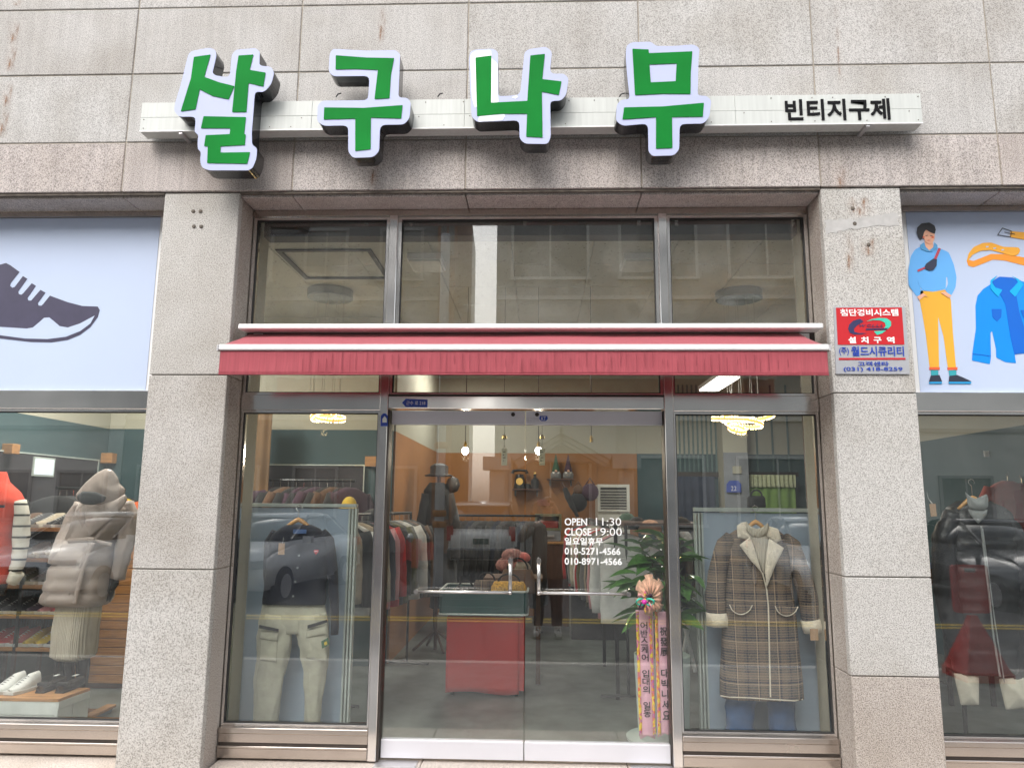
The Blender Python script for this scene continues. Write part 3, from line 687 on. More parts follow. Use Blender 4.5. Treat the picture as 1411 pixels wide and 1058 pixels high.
# ================================================================== security plate on the right pillar
sp = thing('security_sign', 'grey and red security company plate screwed to the right granite pillar', 'sign', P(1200, 516, -.252))
ox, oy, s = 1145, 415, 9.618; YS = -.262
M['plate'] = mat('silver_plate', (.46, .47, .50), .4, .3, var=.03); M['red_print'] = mat('red_print', (.52, .006, .014), .6, var=.04)
M['navy_print'] = mat('navy_print', (.03, .03, .10), .45); M['mint_print'] = mat('mint_print', (.06, .58, .42), .45); M['blue_print'] = mat('blue_print', (.02, .06, .40), .45)
MB().prism(pxpoly([(40, 70), (985, 70), (1046, 965), (68, 962)], YS, ox, oy, s, .004), YS, -.2505).build('plate', 'plate', sp)
def L(y): return 64+(y-88)*.053
def stext(t, a, b, m, bold=.03): ptext(t, 'sign_lettering', (ox+a[0]/s, oy+a[1]/s), (ox+b[0]/s, oy+b[1]/s), YS-.0028, m, sp, bold=bold)
flat('red_field', [(66, 88), (938, 84), (972, 575), (90, 578)], YS-.001, 'red_print', sp, ox, oy, s)
stext('첨단경비시스템', (118, 105), (895, 196), 'chalk'); stext('설', (225, 472), (335, 558), 'chalk', .04); stext('치', (395, 472), (500, 558), 'chalk', .04); stext('구', (563, 475), (672, 556), 'chalk', .04); stext('역', (735, 472), (845, 556), 'chalk', .04)
flat('logo', [(385,232),(430,270),(350,318),(303,365),(310,405),(360,422),(470,425),(400,440),(310,442),(250,420),(226,370),(240,310),(290,262)], YS-.0028, 'navy_print', sp, ox, oy, s)
flat('logo', [(470,268),(540,238),(640,222),(740,228),(795,270),(795,325),(750,372),(690,372),(725,330),(715,285),(650,255),(560,252)], YS-.0028, 'mint_print', sp, ox, oy, s)
flat('logo', [(568,400),(730,388),(680,425),(610,448)], YS-.0028, 'mint_print', sp, ox, oy, s)
flat('logo', [(465,362),(760,355),(725,382),(460,384)], YS-.0032, 'navy_print', sp, ox, oy, s)
ptext('W C.L.L.L', 'sign_lettering', (ox+375/s, oy+308/s), (ox+690/s, oy+342/s), YS-.0040, 'navy_print', sp, bold=.02, shear=.3)
stext('(주)', (105, 610), (240, 718), 'blue_print', .015); stext('월드시큐리티', (265, 598), (972, 728), 'blue_print', .02)
flat('red_rule', [(103, 752), (985, 750), (988, 775), (105, 778)], YS-.001, 'red_print', sp, ox, oy, s)
stext('고객센타', (352, 800), (768, 860), 'blue_print', .02); stext('(031) 418-8259', (165, 872), (952, 938), 'blue_print', .015)
# ================================================================== printed banners
M['banner'] = mat('pale_blue_print', (.50, .585, .77), .4, var=.02, scale=1, coat=.2)
M['banner_dark'] = mat('dark_violet_print', (.055, .05, .095), .4); 
for n, c in dict(p_hair=(.02, .02, .025), p_skin=(.80, .42, .28), p_hoodie=(.13, .42, .85), p_hood=(.09, .33, .62), p_strap=(.48, .06, .09), p_bag=(.03, .035, .07), p_pants=(.80, .42, .04), p_red=(.75, .12, .04), p_teal=(.04, .36, .42),
                 p_shoe=(.03, .035, .06), p_sole=(.02, .30, .62), p_belt=(.85, .40, .04), p_belt2=(.85, .30, .03), p_shirt=(.0, .26, .80), p_shirt_d=(.0, .13, .62), p_shirt_l=(.0, .42, .82), p_cheek=(.70, .15, .08)).items(): M[n] = mat(n[2:]+'_print', c, .4, var=.02)
YB = .0
ban1 = thing('shoe_banner', 'pale blue banner with a dark running shoe over the left window', 'banner', P(60, 538, YB))
box('sheet', -4.58, X(212, 420, YB)-.006, YB, YB+.003, 2.316, 3.509, 'banner', ban1)
ox, oy, s = 0, 260, 3.527
shoe = [(30,362),(50,372),(95,405),(52,460),(49,472),(60,482),(72,478),(112,425),(133,438),(89,500),(92,512),(104,516),(114,508),(155,460),(175,472),(134,532),(138,543),(152,544),(160,535),(197,492),(221,505),(184,557),(188,568),(202,569),(211,560),(243,520),(330,552),(400,570),(475,573),(485,590),(475,625),(440,672),(390,710),(330,735),(250,747),(150,745),(0,728),(-250,715),(-420,700),(-440,560),(-420,400),(-330,380),(-200,420),(-80,395),(0,370)]
flat('print', shoe, YB-.0005, 'banner_dark', ban1, ox, oy, s)
flat('print', [(-410,650),(-200,665),(0,672),(130,680),(160,675),(190,650),(215,628),(240,626),(260,642),(290,668),(330,675),(390,655),(440,628),(460,617),(440,655),(390,692),(320,720),(230,731),(120,728),(0,712),(-400,690)], YB-.0024, 'banner', ban1, ox, oy, s)
ban2 = thing('clothes_banner', 'pale blue banner with a drawn young man, belt and blue shirt over the right window', 'banner', P(1330, 545, YB))
box('sheet', X(1247, 293, YB)+.005, 4.58, YB, YB+.003, 2.312, 3.511, 'banner', ban2)
ox, oy, s = 1130, 260, 3.527
def pr(pts, m, k=1, r=.004): flat('print', pts, YB-.0005-.0018*(k-1), m, ban2, ox, oy, s, r=r)
pr([(490,280),(460,297),(440,330),(428,400),(430,470),(470,525),(505,505),(480,470),(472,440),(478,460),(490,494),(550,499),(610,488),(612,430),(618,430),(622,465),(605,495),(637,520),(658,480),(663,430),(650,370),(625,310),(570,285)], 'p_hoodie', 1, .012)
pr([(508,250),(510,285),(530,303),(550,285),(547,250)], 'p_skin', 2)
pr([(485,275),(505,261),(513,283),(530,301),(550,285),(555,261),(570,275),(570,290),(545,306),(520,306),(492,295)], 'p_hood', 3)
pr([(500,200),(556,205),(557,240),(548,262),(532,270),(515,262),(502,240)], 'p_skin', 4)
pr([(470,215),(472,190),(492,170),(530,165),(556,180),(562,200),(557,220),(535,212),(515,200),(505,212),(498,238),(490,250),(478,238)], 'p_hair', 5)
pr([(498,232),(508,232),(508,241),(498,241)], 'p_cheek', 5); pr([(541,232),(552,232),(552,241),(541,241)], 'p_cheek', 5)
pr([(513,228),(524,226),(524,228),(513,230)], 'p_hair', 6, 0); pr([(535,227),(546,229),(546,231),(535,229)], 'p_hair', 6, 0); pr([(521,250),(537,250),(529,253)], 'p_cheek', 6, 0)
pr([(575,288),(587,292),(565,345),(512,388),(475,405),(472,395),(508,380),(552,342)], 'p_strap', 3)
pr([(508,378),(515,365),(550,340),(568,343),(566,375),(550,395),(530,399),(512,390)], 'p_bag', 4)
pr([(488,496),(550,502),(608,492),(635,540),(645,700),(660,868),(620,868),(600,720),(573,620),(575,720),(578,868),(532,868),(515,720),(495,600),(483,540)], 'p_pants', 1, .006)
pr([(472,525),(500,507),(525,528),(508,520),(482,543)], 'p_skin', 3); pr([(606,500),(638,518),(628,532),(602,516),(585,505)], 'p_skin', 3)
for q in ([(530,867),(581,867),(581,880),(530,880)], [(618,869),(668,867),(667,880),(620,882)]): pr(q, 'p_red', 2, 0)
for q in ([(538,882),(573,882),(575,910),(540,910)], [(625,882),(662,882),(662,910),(628,910)]): pr(q, 'p_teal', 2, 0)
for q in ([(538,908),(580,905),(592,935),(592,938),(530,938),(530,935)], [(628,910),(665,905),(690,915),(733,935),(733,938),(625,938)]): pr(q, 'p_shoe', 3, .002)
for q in ([(530,938),(592,938),(592,948),(530,948)], [(625,938),(735,938),(733,948),(625,948)]): pr(q, 'p_sole', 3, 0)
pr([(712,350),(718,345),(745,352),(780,338),(830,318),(900,318),(991,335),(1200,345),(1200,385),(991,374),(900,350),(840,345),(790,365),(745,382),(720,375)], 'p_belt2', 1, .006)
pr([(712,352),(722,315),(745,285),(790,264),(830,262),(890,283),(965,286),(973,302),(960,322),(935,328),(880,312),(830,299),(780,302),(740,322),(719,350)], 'p_belt', 2, .01)
for x in (812, 848, 887): pr([(x-7, 281+(x-812)*.2), (x+6, 279+(x-812)*.2), (x+7, 284+(x-812)*.2), (x-5, 287+(x-812)*.2)], 'banner', 3, 0)
pr([(925,207),(1000,213),(1200,260),(1200,300),(985,247),(923,236)], 'p_belt', 2)
for a, b in (((885,192), (930,207)), ((930,207), (925,235)), ((925,235), (862,225)), ((862,225), (885,192)), ((895,212), (945,222))):
    pr([(a[0], a[1]-1.6), (b[0], b[1]-1.6), (b[0]+1.6, b[1]+1.6), (a[0]+1.6, a[1]+1.6)], 'p_hair', 3, 0)
pr([(835,460),(792,488),(765,520),(755,570),(757,680),(740,800),(738,835),(825,853),(830,820),(828,700),(835,690),(855,780),(855,820),(900,843),(952,848),(945,805),(1060,795),(1070,840),(1130,835),(1190,815),(1190,690),(1230,830),(1290,815),(1250,560),(1215,500),(1110,465),(985,452),(960,440)], 'p_shirt', 1, .006)
pr([(835,452),(870,428),(935,432),(962,450),(950,500),(968,600),(1000,700),(1003,795),(945,806),(925,720),(900,560),(868,500)], 'p_shirt_d', 2, .006)
pr([(828,445),(862,420),(835,455),(850,480),(885,492),(865,525),(845,505),(828,485)], 'p_shirt_l', 3); pr([(930,424),(965,440),(988,466),(948,526),(920,500),(962,455),(950,438)], 'p_shirt_l', 3)
pr([(833,585),(882,585),(880,625),(860,645),(838,625)], 'p_shirt_d', 2, 0); pr([(975,590),(1030,590),(1030,630),(1005,650),(985,620)], 'p_shirt_d', 3, 0)
pr([(740,800),(830,812),(830,815),(740,803)], 'p_shirt_d', 2, 0)
# ================================================================== cloth and goods materials
for n, c in dict(c_black=(.018, .018, .02), c_navy=(.012, .015, .028), c_char=(.05, .05, .055), c_grey=(.20, .20, .20), c_cream=(.55, .51, .42), c_white=(.66, .66, .64), c_beige=(.38, .32, .24), c_brown=(.13, .07, .04),
                 c_red=(.45, .03, .03), c_orange=(.62, .12, .03), c_pink=(.60, .28, .30), c_blue=(.06, .12, .28), c_denim=(.025, .085, .22), c_olive=(.11, .11, .055), c_green=(.05, .12, .07), c_yellow=(.62, .45, .05),
                 c_khaki=(.44, .425, .335), c_coral=(.62, .16, .14), c_purple=(.07, .035, .06), c_peach=(.80, .47, .33), c_scarlet=(.62, .06, .03)).items():
    M[n] = mat('cloth_'+n[2:], c, .88, var=.13, scale=14, bump=.35, bscale=300, sheen=.15)
M['puffer'] = mat('taupe_nylon', (.36, .295, .265), .5, var=.06, scale=5, bump=.25, bscale=30, sheen=.2)
M['puffer_black'] = mat('black_nylon', (.022, .023, .027), .42, var=.1, bump=.2, bscale=30)
M['fleece'] = mat('cream_fleece', (.76, .67, .54), .95, var=.10, scale=60, bump=1, bscale=110, sheen=.5)
M['wood'] = mat('varnished_pine', (.48, .215, .06), .4, var=.3, scale=5, stretch=(1, 1, 14), coat=.15)
M['wood_x'] = mat('pine_board', (.40, .20, .075), .5, var=.3, scale=4, stretch=(1.5, 12, 12))
M['hanger_wood'] = mat('beech_hanger', (.60, .32, .10), .35, var=.12, scale=9, coat=.3)
M['skin_dark'] = mat('black_mannequin', (.02, .02, .024), .25, coat=.3)
M['card'] = mat('brown_card_tag', (.42, .26, .15), .8, var=.05)
M['board_blue'] = mat('blue_grey_board', (.33, .41, .51), .7, var=.05, scale=2)
M['board_edge'] = mat('white_board_edge', (.52, .58, .55), .35, .2)
M['crate_white'] = mat('painted_white_crate', (.60, .63, .60), .5, var=.15, scale=4)
M['gold'] = mat('brass', (.7, .48, .16), .3, 1)
def plaid():
    m, nt, b = new_mat('brown_plaid_wool'); L = nt.links.new; tc = N(nt, 'ShaderNodeTexCoord'); sx = N(nt, 'ShaderNodeSeparateXYZ'); L(tc.outputs['Object'], sx.inputs[0])
    def band(axis, per, off, wd):
        a = N(nt, 'ShaderNodeMath', operation='MULTIPLY_ADD'); a.inputs[1].default_value = 1/per; a.inputs[2].default_value = off+20; L(sx.outputs[axis], a.inputs[0])
        f = N(nt, 'ShaderNodeMath', operation='FRACT'); L(a.outputs[0], f.inputs[0]); s = N(nt, 'ShaderNodeMath', operation='SUBTRACT'); s.inputs[1].default_value = .5; L(f.outputs[0], s.inputs[0])
        q = N(nt, 'ShaderNodeMath', operation='ABSOLUTE'); L(s.outputs[0], q.inputs[0]); l = N(nt, 'ShaderNodeMath', operation='LESS_THAN'); l.inputs[1].default_value = wd; L(q.outputs[0], l.inputs[0]); return l.outputs[0]
    nz = N(nt, 'ShaderNodeTexNoise'); nz.inputs['Scale'].default_value = 260; nz.inputs['Detail'].default_value = 2; L(tc.outputs['Object'], nz.inputs['Vector'])
    col = ramp(nt, [(.4, (.035, .033, .034)), (.6, (.15, .128, .112))], nz.outputs[0])
    for ax, per, off, wd, c, fac in ((0, .066, .1, .075, (.012, .018, .038), .85), (2, .088, .1, .06, (.012, .018, .038), .85), (0, .132, .6, .13, (.26, .18, .12), .25), (2, .176, .6, .11, (.30, .20, .13), .28),
                                     (0, .0156, 0, .12, (.10, .08, .075), .4), (2, .0156, 0, .12, (.42, .27, .17), .4), (0, .125, .85, .018, (.5, .36, .24), .7), (2, .125, .85, .018, (.5, .36, .24), .7)):
        k = N(nt, 'ShaderNodeMath', operation='MULTIPLY'); k.inputs[1].default_value = fac; L(band(ax, per, off, wd), k.inputs[0])
        mx = N(nt, 'ShaderNodeMix', data_type='RGBA'); L(k.outputs[0], mx.inputs[0]); L(col, mx.inputs[6]); mx.inputs[7].default_value = (*c, 1); col = mx.outputs[2]
    L(col, b.inputs['Base Color']); b.inputs['Roughness'].default_value = .92; return m
M['plaid'] = plaid()
def knit(name, c, sc_=180):
    m, nt, b = new_mat(name); L = nt.links.new; co = coords(nt, (1, 1, .35)); wv = N(nt, 'ShaderNodeTexWave'); wv.inputs['Scale'].default_value = sc_/6; wv.inputs['Distortion'].default_value = 1.2; wv.inputs['Detail'].default_value = 3; L(co, wv.inputs['Vector'])
    L(ramp(nt, [(0, tuple(x*.72 for x in c)), (1, c)], wv.outputs['Fac']), b.inputs['Base Color']); b.inputs['Roughness'].default_value = .95
    bp = N(nt, 'ShaderNodeBump'); bp.inputs['Strength'].default_value = .6; bp.inputs['Distance'].default_value = .006; L(wv.outputs['Fac'], bp.inputs['Height']); L(bp.outputs[0], b.inputs['Normal']); return m
M['knit_cream'] = knit('cream_knit', (.58, .52, .42)); M['knit_grey'] = knit('grey_knit', (.36, .38, .38), 260)
def hanger(parent, c, w=.20, m='hanger_wood', hook=.09, name='hanger'):
    """wooden hanger: c is the point where hook meets wood"""
    mb = MB(); c = Vector(c); pts = []
    for k in range(13):
        t = -1+k/6; pts.append(c+Vector((t*w, 0, -.075*abs(t)**1.25-.012)))
    mb.tube(pts, [.010+.006*(1-abs(-1+k/6)) for k in range(13)], 8); a = mb.build(name, m, parent, True)
    hk = [c+Vector((0, 0, -.01)), c+Vector((0, 0, hook*.45))]+[c+Vector((-.02*math.cos(t)+.0, 0, hook*.45+.022+.02*math.sin(t)+0)) for t in [rad(x) for x in (-60, 0, 45, 90, 135, 180, 215)]]
    MB().tube(hk, .0026, 6).build('hook', 'steel_bright', a)
    return a
# ================================================================== left display window
YD1 = .40
bd = thing('display_board', 'tall blue grey display board behind the navy cardigan in the left window', 'display board', P(412, 998, YD1))
pbox('panel', (329, 699), (482, 1000), YD1, YD1+.02, 'board_blue', bd)
pbox('top_rail', (328, 693), (491, 699), YD1-.02, YD1+.04, 'board_edge', bd, .002)
for a in (480.5, 485, 489.5): pbox('side_rail', (a, 700), (a+2.3, 1000), YD1-.015, YD1+.035, 'board_edge', bd)
YG = .26
cg = thing('cardigan', 'navy button cardigan with small red heart badge on a wooden hanger', 'cardigan', P(412, 830, YG))
hg = thing('clothes_hanger', 'wooden hanger with steel hook holding the navy cardigan', 'hanger', P(412, 712, YG))
hanger(hg, P(411.5, 713, YG-.005), .105)
loft('body', [(723, 394, 430, .5), (728, 386, 441, .7), (736, 376, 449, .8), (748, 370, 452, .95), (775, 369, 452, 1), (800, 366, 450, 1), (825, 362, 449, 1), (832, 362, 448, .9)], YG, .13, 'c_navy', cg, fold=.10, seed=3)
pbox('neck_label', (404, 729), (422, 735), YG-.075, YG-.070, 'c_blue', cg)
limb('sleeve', [(443, 733, 7), (452, 745, 8.5), (458, 790, 7.5), (461, 840, 6), (461, 874, 5)], YG+.01, 'c_navy', cg, .9)
limb('sleeve', [(381, 733, 7), (372, 747, 8), (369, 790, 6, .03), (371, 830, 5, .06)], YG+.03, 'c_navy', cg, .9)
for k, (x, y) in enumerate(((412, 765), (410, 782), (407, 801), (404, 821))):
    p = P(x, y, YG-.076); MB().lathe([(.007, 0), (.007, .004), (.004, .005)], (p.x, p.y-.004, p.z), 10, 'y').build('button', 'knit_grey', cg)
hx_, hy_ = 435.3, 760
MB().prism([(P(hx_+16*.27*math.sin(t)**3*1.0, 0, 0).x*0+P(hx_, hy_, YG-.078).x+.0015*16*math.sin(t)**3*.62, P(hx_, hy_, YG-.078).z+.0011*(13*math.cos(t)-5*math.cos(2*t)-2*math.cos(3*t)-math.cos(4*t))) for t in [k*math.pi/12 for k in range(24)]], YG-.078, YG-.066).build('heart_badge', 'red_print', cg)
for dx in (-.006, .006):
    p = P(hx_, hy_, YG-.0805); MB().lathe([(.0035, -.001), (.0035, .0015)], (p.x+dx, p.y, p.z+.003), 8, 'y').build('heart_eye', 'chalk', cg)
pt = thing('price_tag', 'brown paper price tag pinned on the navy cardigan', 'price tag', P(388, 762, YG-.09)); pbox('card', (384, 748), (392.5, 764), YG-.092, YG-.090, 'card', pt)
MB().tube([P(389, 749, YG-.093), P(391, 740, YG-.08)], .0012, 5).build('string', 'c_white', pt)
tr = thing('cargo_trousers', 'pale khaki cargo trousers with black pocket trims hung under the navy cardigan', 'trousers', P(405, 997, YG))
loft('hips', [(826, 364, 446, .9), (845, 360, 450, 1), (862, 358, 452, 1), (872, 366, 444, .8)], YG+.012, .115, 'c_khaki', tr, fold=.10, seed=5)
limb('leg', [(384, 846, 21), (381, 866, 23.5), (379, 890, 23), (372, 925, 19.5), (369, 960, 17.5), (365, 1001, 15.5)], YG+.01, 'c_khaki', tr, .6, 28, .10, seed=8)
limb('leg', [(428, 846, 20), (430, 866, 22), (432, 890, 21), (434, 925, 15.5), (432, 960, 12), (430, 1001, 9)], YG+.01, 'c_khaki', tr, .66, 28, .10, seed=12)
flat('pocket_trim', [(357.5, 860.5), (384, 866), (384, 870), (357.5, 865)], YG-.075, 'c_black', tr, th=.006); flat('pocket_trim', [(424, 861), (451, 853), (451, 857), (424, 866)], YG-.075, 'c_black', tr, th=.006)
pillow('pocket', [(359, 871), (383, 873), (381, 912), (357, 909)], YG-.055, .008, 'c_khaki', tr); pillow('pocket_flap', [(358, 869), (384, 872), (382, 883), (357, 880)], YG-.062, .008, 'c_khaki', tr)
pillow('pocket', [(423, 868), (452, 866), (450, 910), (421, 907)], YG-.055, .008, 'c_khaki', tr); pillow('pocket_flap', [(422, 868), (450, 862), (450, 874), (422, 879)], YG-.062, .008, 'c_khaki', tr)
flat('badge', [(443, 883), (452, 878), (454, 888), (444, 893)], YG-.086, 'c_green', tr, th=.005); flat('badge_emblem', [(446.5, 885), (450, 883), (451, 887), (447.5, 889)], YG-.0915, 'c_yellow', tr, th=.001)
# ================================================================== right display window
bd = thing('display_board', 'wide blue grey display board behind the plaid coat in the right window', 'display board', P(1048, 1010, YD1))
pbox('panel', (966, 706), (1150, 1012), YD1, YD1+.02, 'board_blue', bd); pbox('top_rail', (957, 699), (1150, 706), YD1-.02, YD1+.04, 'board_edge', bd, .002)
for a in (957, 961.5, 966): pbox('side_rail', (a, 706.5), (a+2.3, 1012), YD1-.015, YD1+.035, 'board_edge', bd)
YC = .24
hg = thing('clothes_hanger', 'wooden hanger holding the brown plaid coat in the right window', 'hanger', P(1041, 716, YC)); hanger(hg, P(1041, 716, YC-.01), .085, hook=.11)
ct = thing('plaid_coat', 'long brown plaid coat with cream fleece collar and cuffs in the right window', 'coat', P(1050, 960, YC))
bodyc = loft('body', [(730, 1014, 1072, .55), (737, 1004, 1080, .75), (755, 1000, 1086, .95), (800, 998, 1090, 1), (860, 996, 1097, 1.05), (930, 993, 1104, 1.1), (960, 993, 1106, 1.05)], YC, .20, 'plaid', ct, fold=.07, seed=2, n=40)
limb('sleeve', [(1008, 739, 9), (999, 750, 12), (990, 785, 12.5), (985, 820, 12.5), (987, 850, 12.5)], YC-.01, 'plaid', ct, .95, 18, .06)
limb('sleeve', [(1078, 741, 9), (1090, 753, 12.5), (1103, 785, 12.5), (1112, 820, 12), (1118, 858, 11)], YC-.01, 'plaid', ct, .95, 18, .06)
limb('cuff', [(987.5, 843.5, 14.5), (988, 853, 15.5), (988, 862, 14.5)], YC-.01, 'fleece', ct, .95, 18, .12); limb('cuff', [(1117, 853, 13.5), (1119, 862, 15), (1121, 870, 13.5)], YC-.01, 'fleece', ct, .95, 18, .12)
ox, oy, s = 920, 700, 2.955; YL = YC-.115
pillow('collar', [(282,72),(300,58),(320,55),(328,90),(345,120),(322,128),(285,120)], YL+.01, .045, 'fleece', ct, ox, oy, s, r=.008); pillow('collar', [(408,72),(450,84),(464,130),(440,142),(402,115)], YL+.01, .045, 'fleece', ct, ox, oy, s, r=.008)
pillow('lapel', [(292,150),(335,117),(352,160),(380,250),(403,312),(400,322),(383,262),(340,215)], YL-.01, .034, 'fleece', ct, ox, oy, s, r=.006); pillow('lapel', [(412,122),(474,162),(440,230),(404,320),(396,262),(402,190)], YL-.01, .034, 'fleece', ct, ox, oy, s, r=.006)
MB().tube([P(ox+a/s, oy+b/s, YL+.004) for a, b in ((386, 262), (403, 330), (410, 400), (412, 480), (415, 620), (419, 768))], .0045, 6).build('front_piping', 'fleece', ct)
MB().tube([P(993, 958, YC-.06), P(1005, 960, YC-.098), P(1035, 961, YC-.108), P(1062, 963, YC-.108), P(1095, 965, YC-.1), P(1106, 963, YC-.05)], .0035, 6).build('hem_piping', 'fleece', ct)
for a in ((252, 392), (438, 398)):
    w_ = 93; pts = [(a[0]+w_*t, a[1]+38*math.sin(math.pi*t)**.6+(2 if t else 0)) for t in [k/10 for k in range(11)]]
    pillow('pocket_flap', [(a[0], a[1]), (a[0]+w_, a[1]+4)]+pts[::-1][1:-1], YL+.004, .014, 'plaid', ct, ox, oy, s)
    MB().tube([P(ox+x/s, oy+y/s, YL-.006) for x, y in pts], .003, 6).build('flap_piping', 'fleece', ct)
tn = thing('turtleneck', 'cream turtleneck sweater worn inside the plaid coat', 'sweater', P(1045, 800, YL))
pillow('front', [(322,95),(405,95),(412,140),(400,260),(392,268),(350,165),(330,125)], YL+.012, .03, 'knit_cream', tn, ox, oy, s); pillow('neck', [(318,50),(335,72),(362,84),(390,76),(408,58),(414,80),(402,108),(370,122),(338,112),(322,90)], YL-.004, .045, 'knit_cream', tn, ox, oy, s, r=.008)
pt = thing('price_tag', 'brown price tag hanging from the right cuff of the plaid coat', 'price tag', P(1121, 882, YC-.09)); pbox('card', (1116, 866), (1127, 882), YC-.118, YC-.116, 'card', pt)
jn = thing('jeans', 'blue jeans hung below the plaid coat', 'jeans', P(1046, 1009, YC+.03))
limb('leg', [(1021, 945, 19), (1020, 975, 18.5), (1020, 1011, 18)], YC+.03, 'c_denim', jn, .6, 20, .12); limb('leg', [(1073, 945, 19), (1076, 975, 18), (1078, 1011, 16)], YC+.03, 'c_denim', jn, .6, 20, .12, seed=4)
# ================================================================== garments on racks
def garment_proto(kind):
    t = thing('hanging_garment', 'x', 'garment'); L_, w_ = {'shirt': (.66, .46), 'coat': (1.05, .50), 'jacket': (.74, .50)}[kind]
    loft_w('body', [(-.035, -.05, .05, .5), (-.06, -.12, .12, .8), (-.10, -w_*.40, w_*.40, 1), (-.30, -w_*.42, w_*.42, 1.1), (-L_, -w_*.45, w_*.45, 1)], 0, .09 if kind == 'shirt' else .13, 'c_char', t, n=20, fold=.35, ff=3, step=.05, seed=len(kind))
    for sx in (-1, 1): limb_w('sleeve', [(sx*w_*.37, 0, -.10, .055), (sx*w_*.46, 0, -.20, .06), (sx*w_*.50, .01, -.45, .05), (sx*w_*.50, .02, -.66, .042)], 'c_char', t, .7, 10, .12, .06, seed=sx+2)
    MB().tube([(0, 0, -.04), (0, 0, .01), (-.012, 0, .03), (0, 0, .042), (.013, 0, .03)], .0028, 5).build('hook', 'steel_bright', t)
    return t
PRO = {k: garment_proto(k) for k in ('shirt', 'coat', 'jacket')}; USED = set()
ORD = ['first', 'second', 'third', 'fourth', 'fifth', 'sixth', 'seventh', 'eighth', 'ninth', 'tenth', 'eleventh', 'twelfth', 'thirteenth', 'fourteenth', 'fifteenth', 'sixteenth', 'seventeenth', 'eighteenth', 'nineteenth', 'twentieth']
def hang(kind, x, y, z, rz, colr, place, group, nth=''):
    if kind not in USED: t = PRO[kind]; USED.add(kind)
    else: t = copy_tree(PRO[kind])
    t.location = (x, y, z-.03); t.rotation_euler = (random.uniform(-.04, .04), random.uniform(-.05, .05), rz)
    names = dict(c_black='black', c_char='charcoal', c_grey='mid grey', c_cream='cream', c_white='white', c_beige='beige', c_brown='brown', c_red='red', c_orange='orange', c_pink='pink', c_blue='blue', c_denim='denim blue', c_olive='olive', c_green='dark green', c_yellow='yellow', c_navy='navy', c_coral='coral', c_purple='purple', plaid='plaid', c_khaki='khaki')
    tag(t, '%s %s hanging %s%s' % (names[colr], kind, nth, place), kind, group); recolor(t, {'body': colr, 'sleeve': colr})
    return t
def rack(label, p0, p1, z, legs=True):
    t = thing('clothes_rack', label, 'clothes rack', ((p0[0]+p1[0])/2, (p0[1]+p1[1])/2, ZF)); a, b = Vector((*p0, z)), Vector((*p1, z))
    MB().tube([a, b], .014, 8).build('rail', 'black', t)
    if legs:
        for p in (a, b):
            MB().tube([p, Vector((p.x, p.y, ZF+.03))], .012, 8).build('post', 'black', t)
            d = (b-a).normalized(); n = Vector((-d.y, d.x, 0)); MB().tube([Vector((p.x, p.y, ZF+.03))-n*.22, Vector((p.x, p.y, ZF+.03))+n*.22], .012, 6).build('foot', 'black', t)
    return t
def fill(p0, p1, z, n, kinds, cols, place, group, rz):
    for i in range(n):
        t = (i+.5)/n; hang(random.choice(kinds), p0[0]+(p1[0]-p0[0])*t, p0[1]+(p1[1]-p0[1])*t, z, rz+random.uniform(-.15, .15), cols[i % len(cols)], place, group, ORD[i]+(' from the near end ' if abs(p1[1]-p0[1]) > abs(p1[0]-p0[0]) else ' from the left '))
# rack to the left inside the door
r0, r1 = (-1.55, 1.1), (-1.25, 2.6)
rack('black clothes rack left of the door, full of dark garments', r0, r1, 1.50)
fill(r0, r1, 1.50, 13, ['shirt', 'jacket'], ['c_black', 'c_white', 'c_beige', 'c_navy', 'c_pink', 'c_red', 'c_char', 'c_olive', 'c_grey', 'c_white', 'c_black', 'c_brown', 'c_black'], 'of the left rack', 'garments on the left rack', rad(80-90+0)+rad(0))
hang('shirt', -1.63, .98, 1.52, rad(10), 'c_beige', 'at the near end of the left rack, behind the display board', 'garments on the left rack')
r0, r1 = (-1.25, 4.45), (.02, 4.6)
rack('black clothes rack deep in the shop before the orange wall', r0, r1, 1.45)
fill(r0, r1, 1.45, 16, ['jacket', 'coat'], ['c_black', 'c_navy', 'c_char', 'c_black'], 'of the rack before the orange wall', 'garments on the back rack', rad(75))
# rack to the right inside the door
r0, r1 = (.72, 1.5), (.60, 4.2)
rack('long clothes rack right of the door behind the plant', r0, r1, 1.42)
fill(r0, r1, 1.42, 20, ['shirt', 'jacket', 'shirt'], ['c_white', 'c_black', 'c_pink', 'c_khaki', 'c_char', 'c_beige', 'c_grey', 'c_olive', 'c_black', 'c_red'], 'of the rack right of the door', 'garments on the right rack', rad(5))
r0, r1 = (1.2, 3.0), (2.6, 3.1)
rack('clothes rack behind the plaid coat board', r0, r1, 1.40); fill(r0, r1, 1.40, 12, ['shirt', 'jacket'], ['c_char', 'c_navy', 'c_grey', 'c_black'], 'of the rack behind the plaid coat', 'garments on the rear right rack', rad(85))
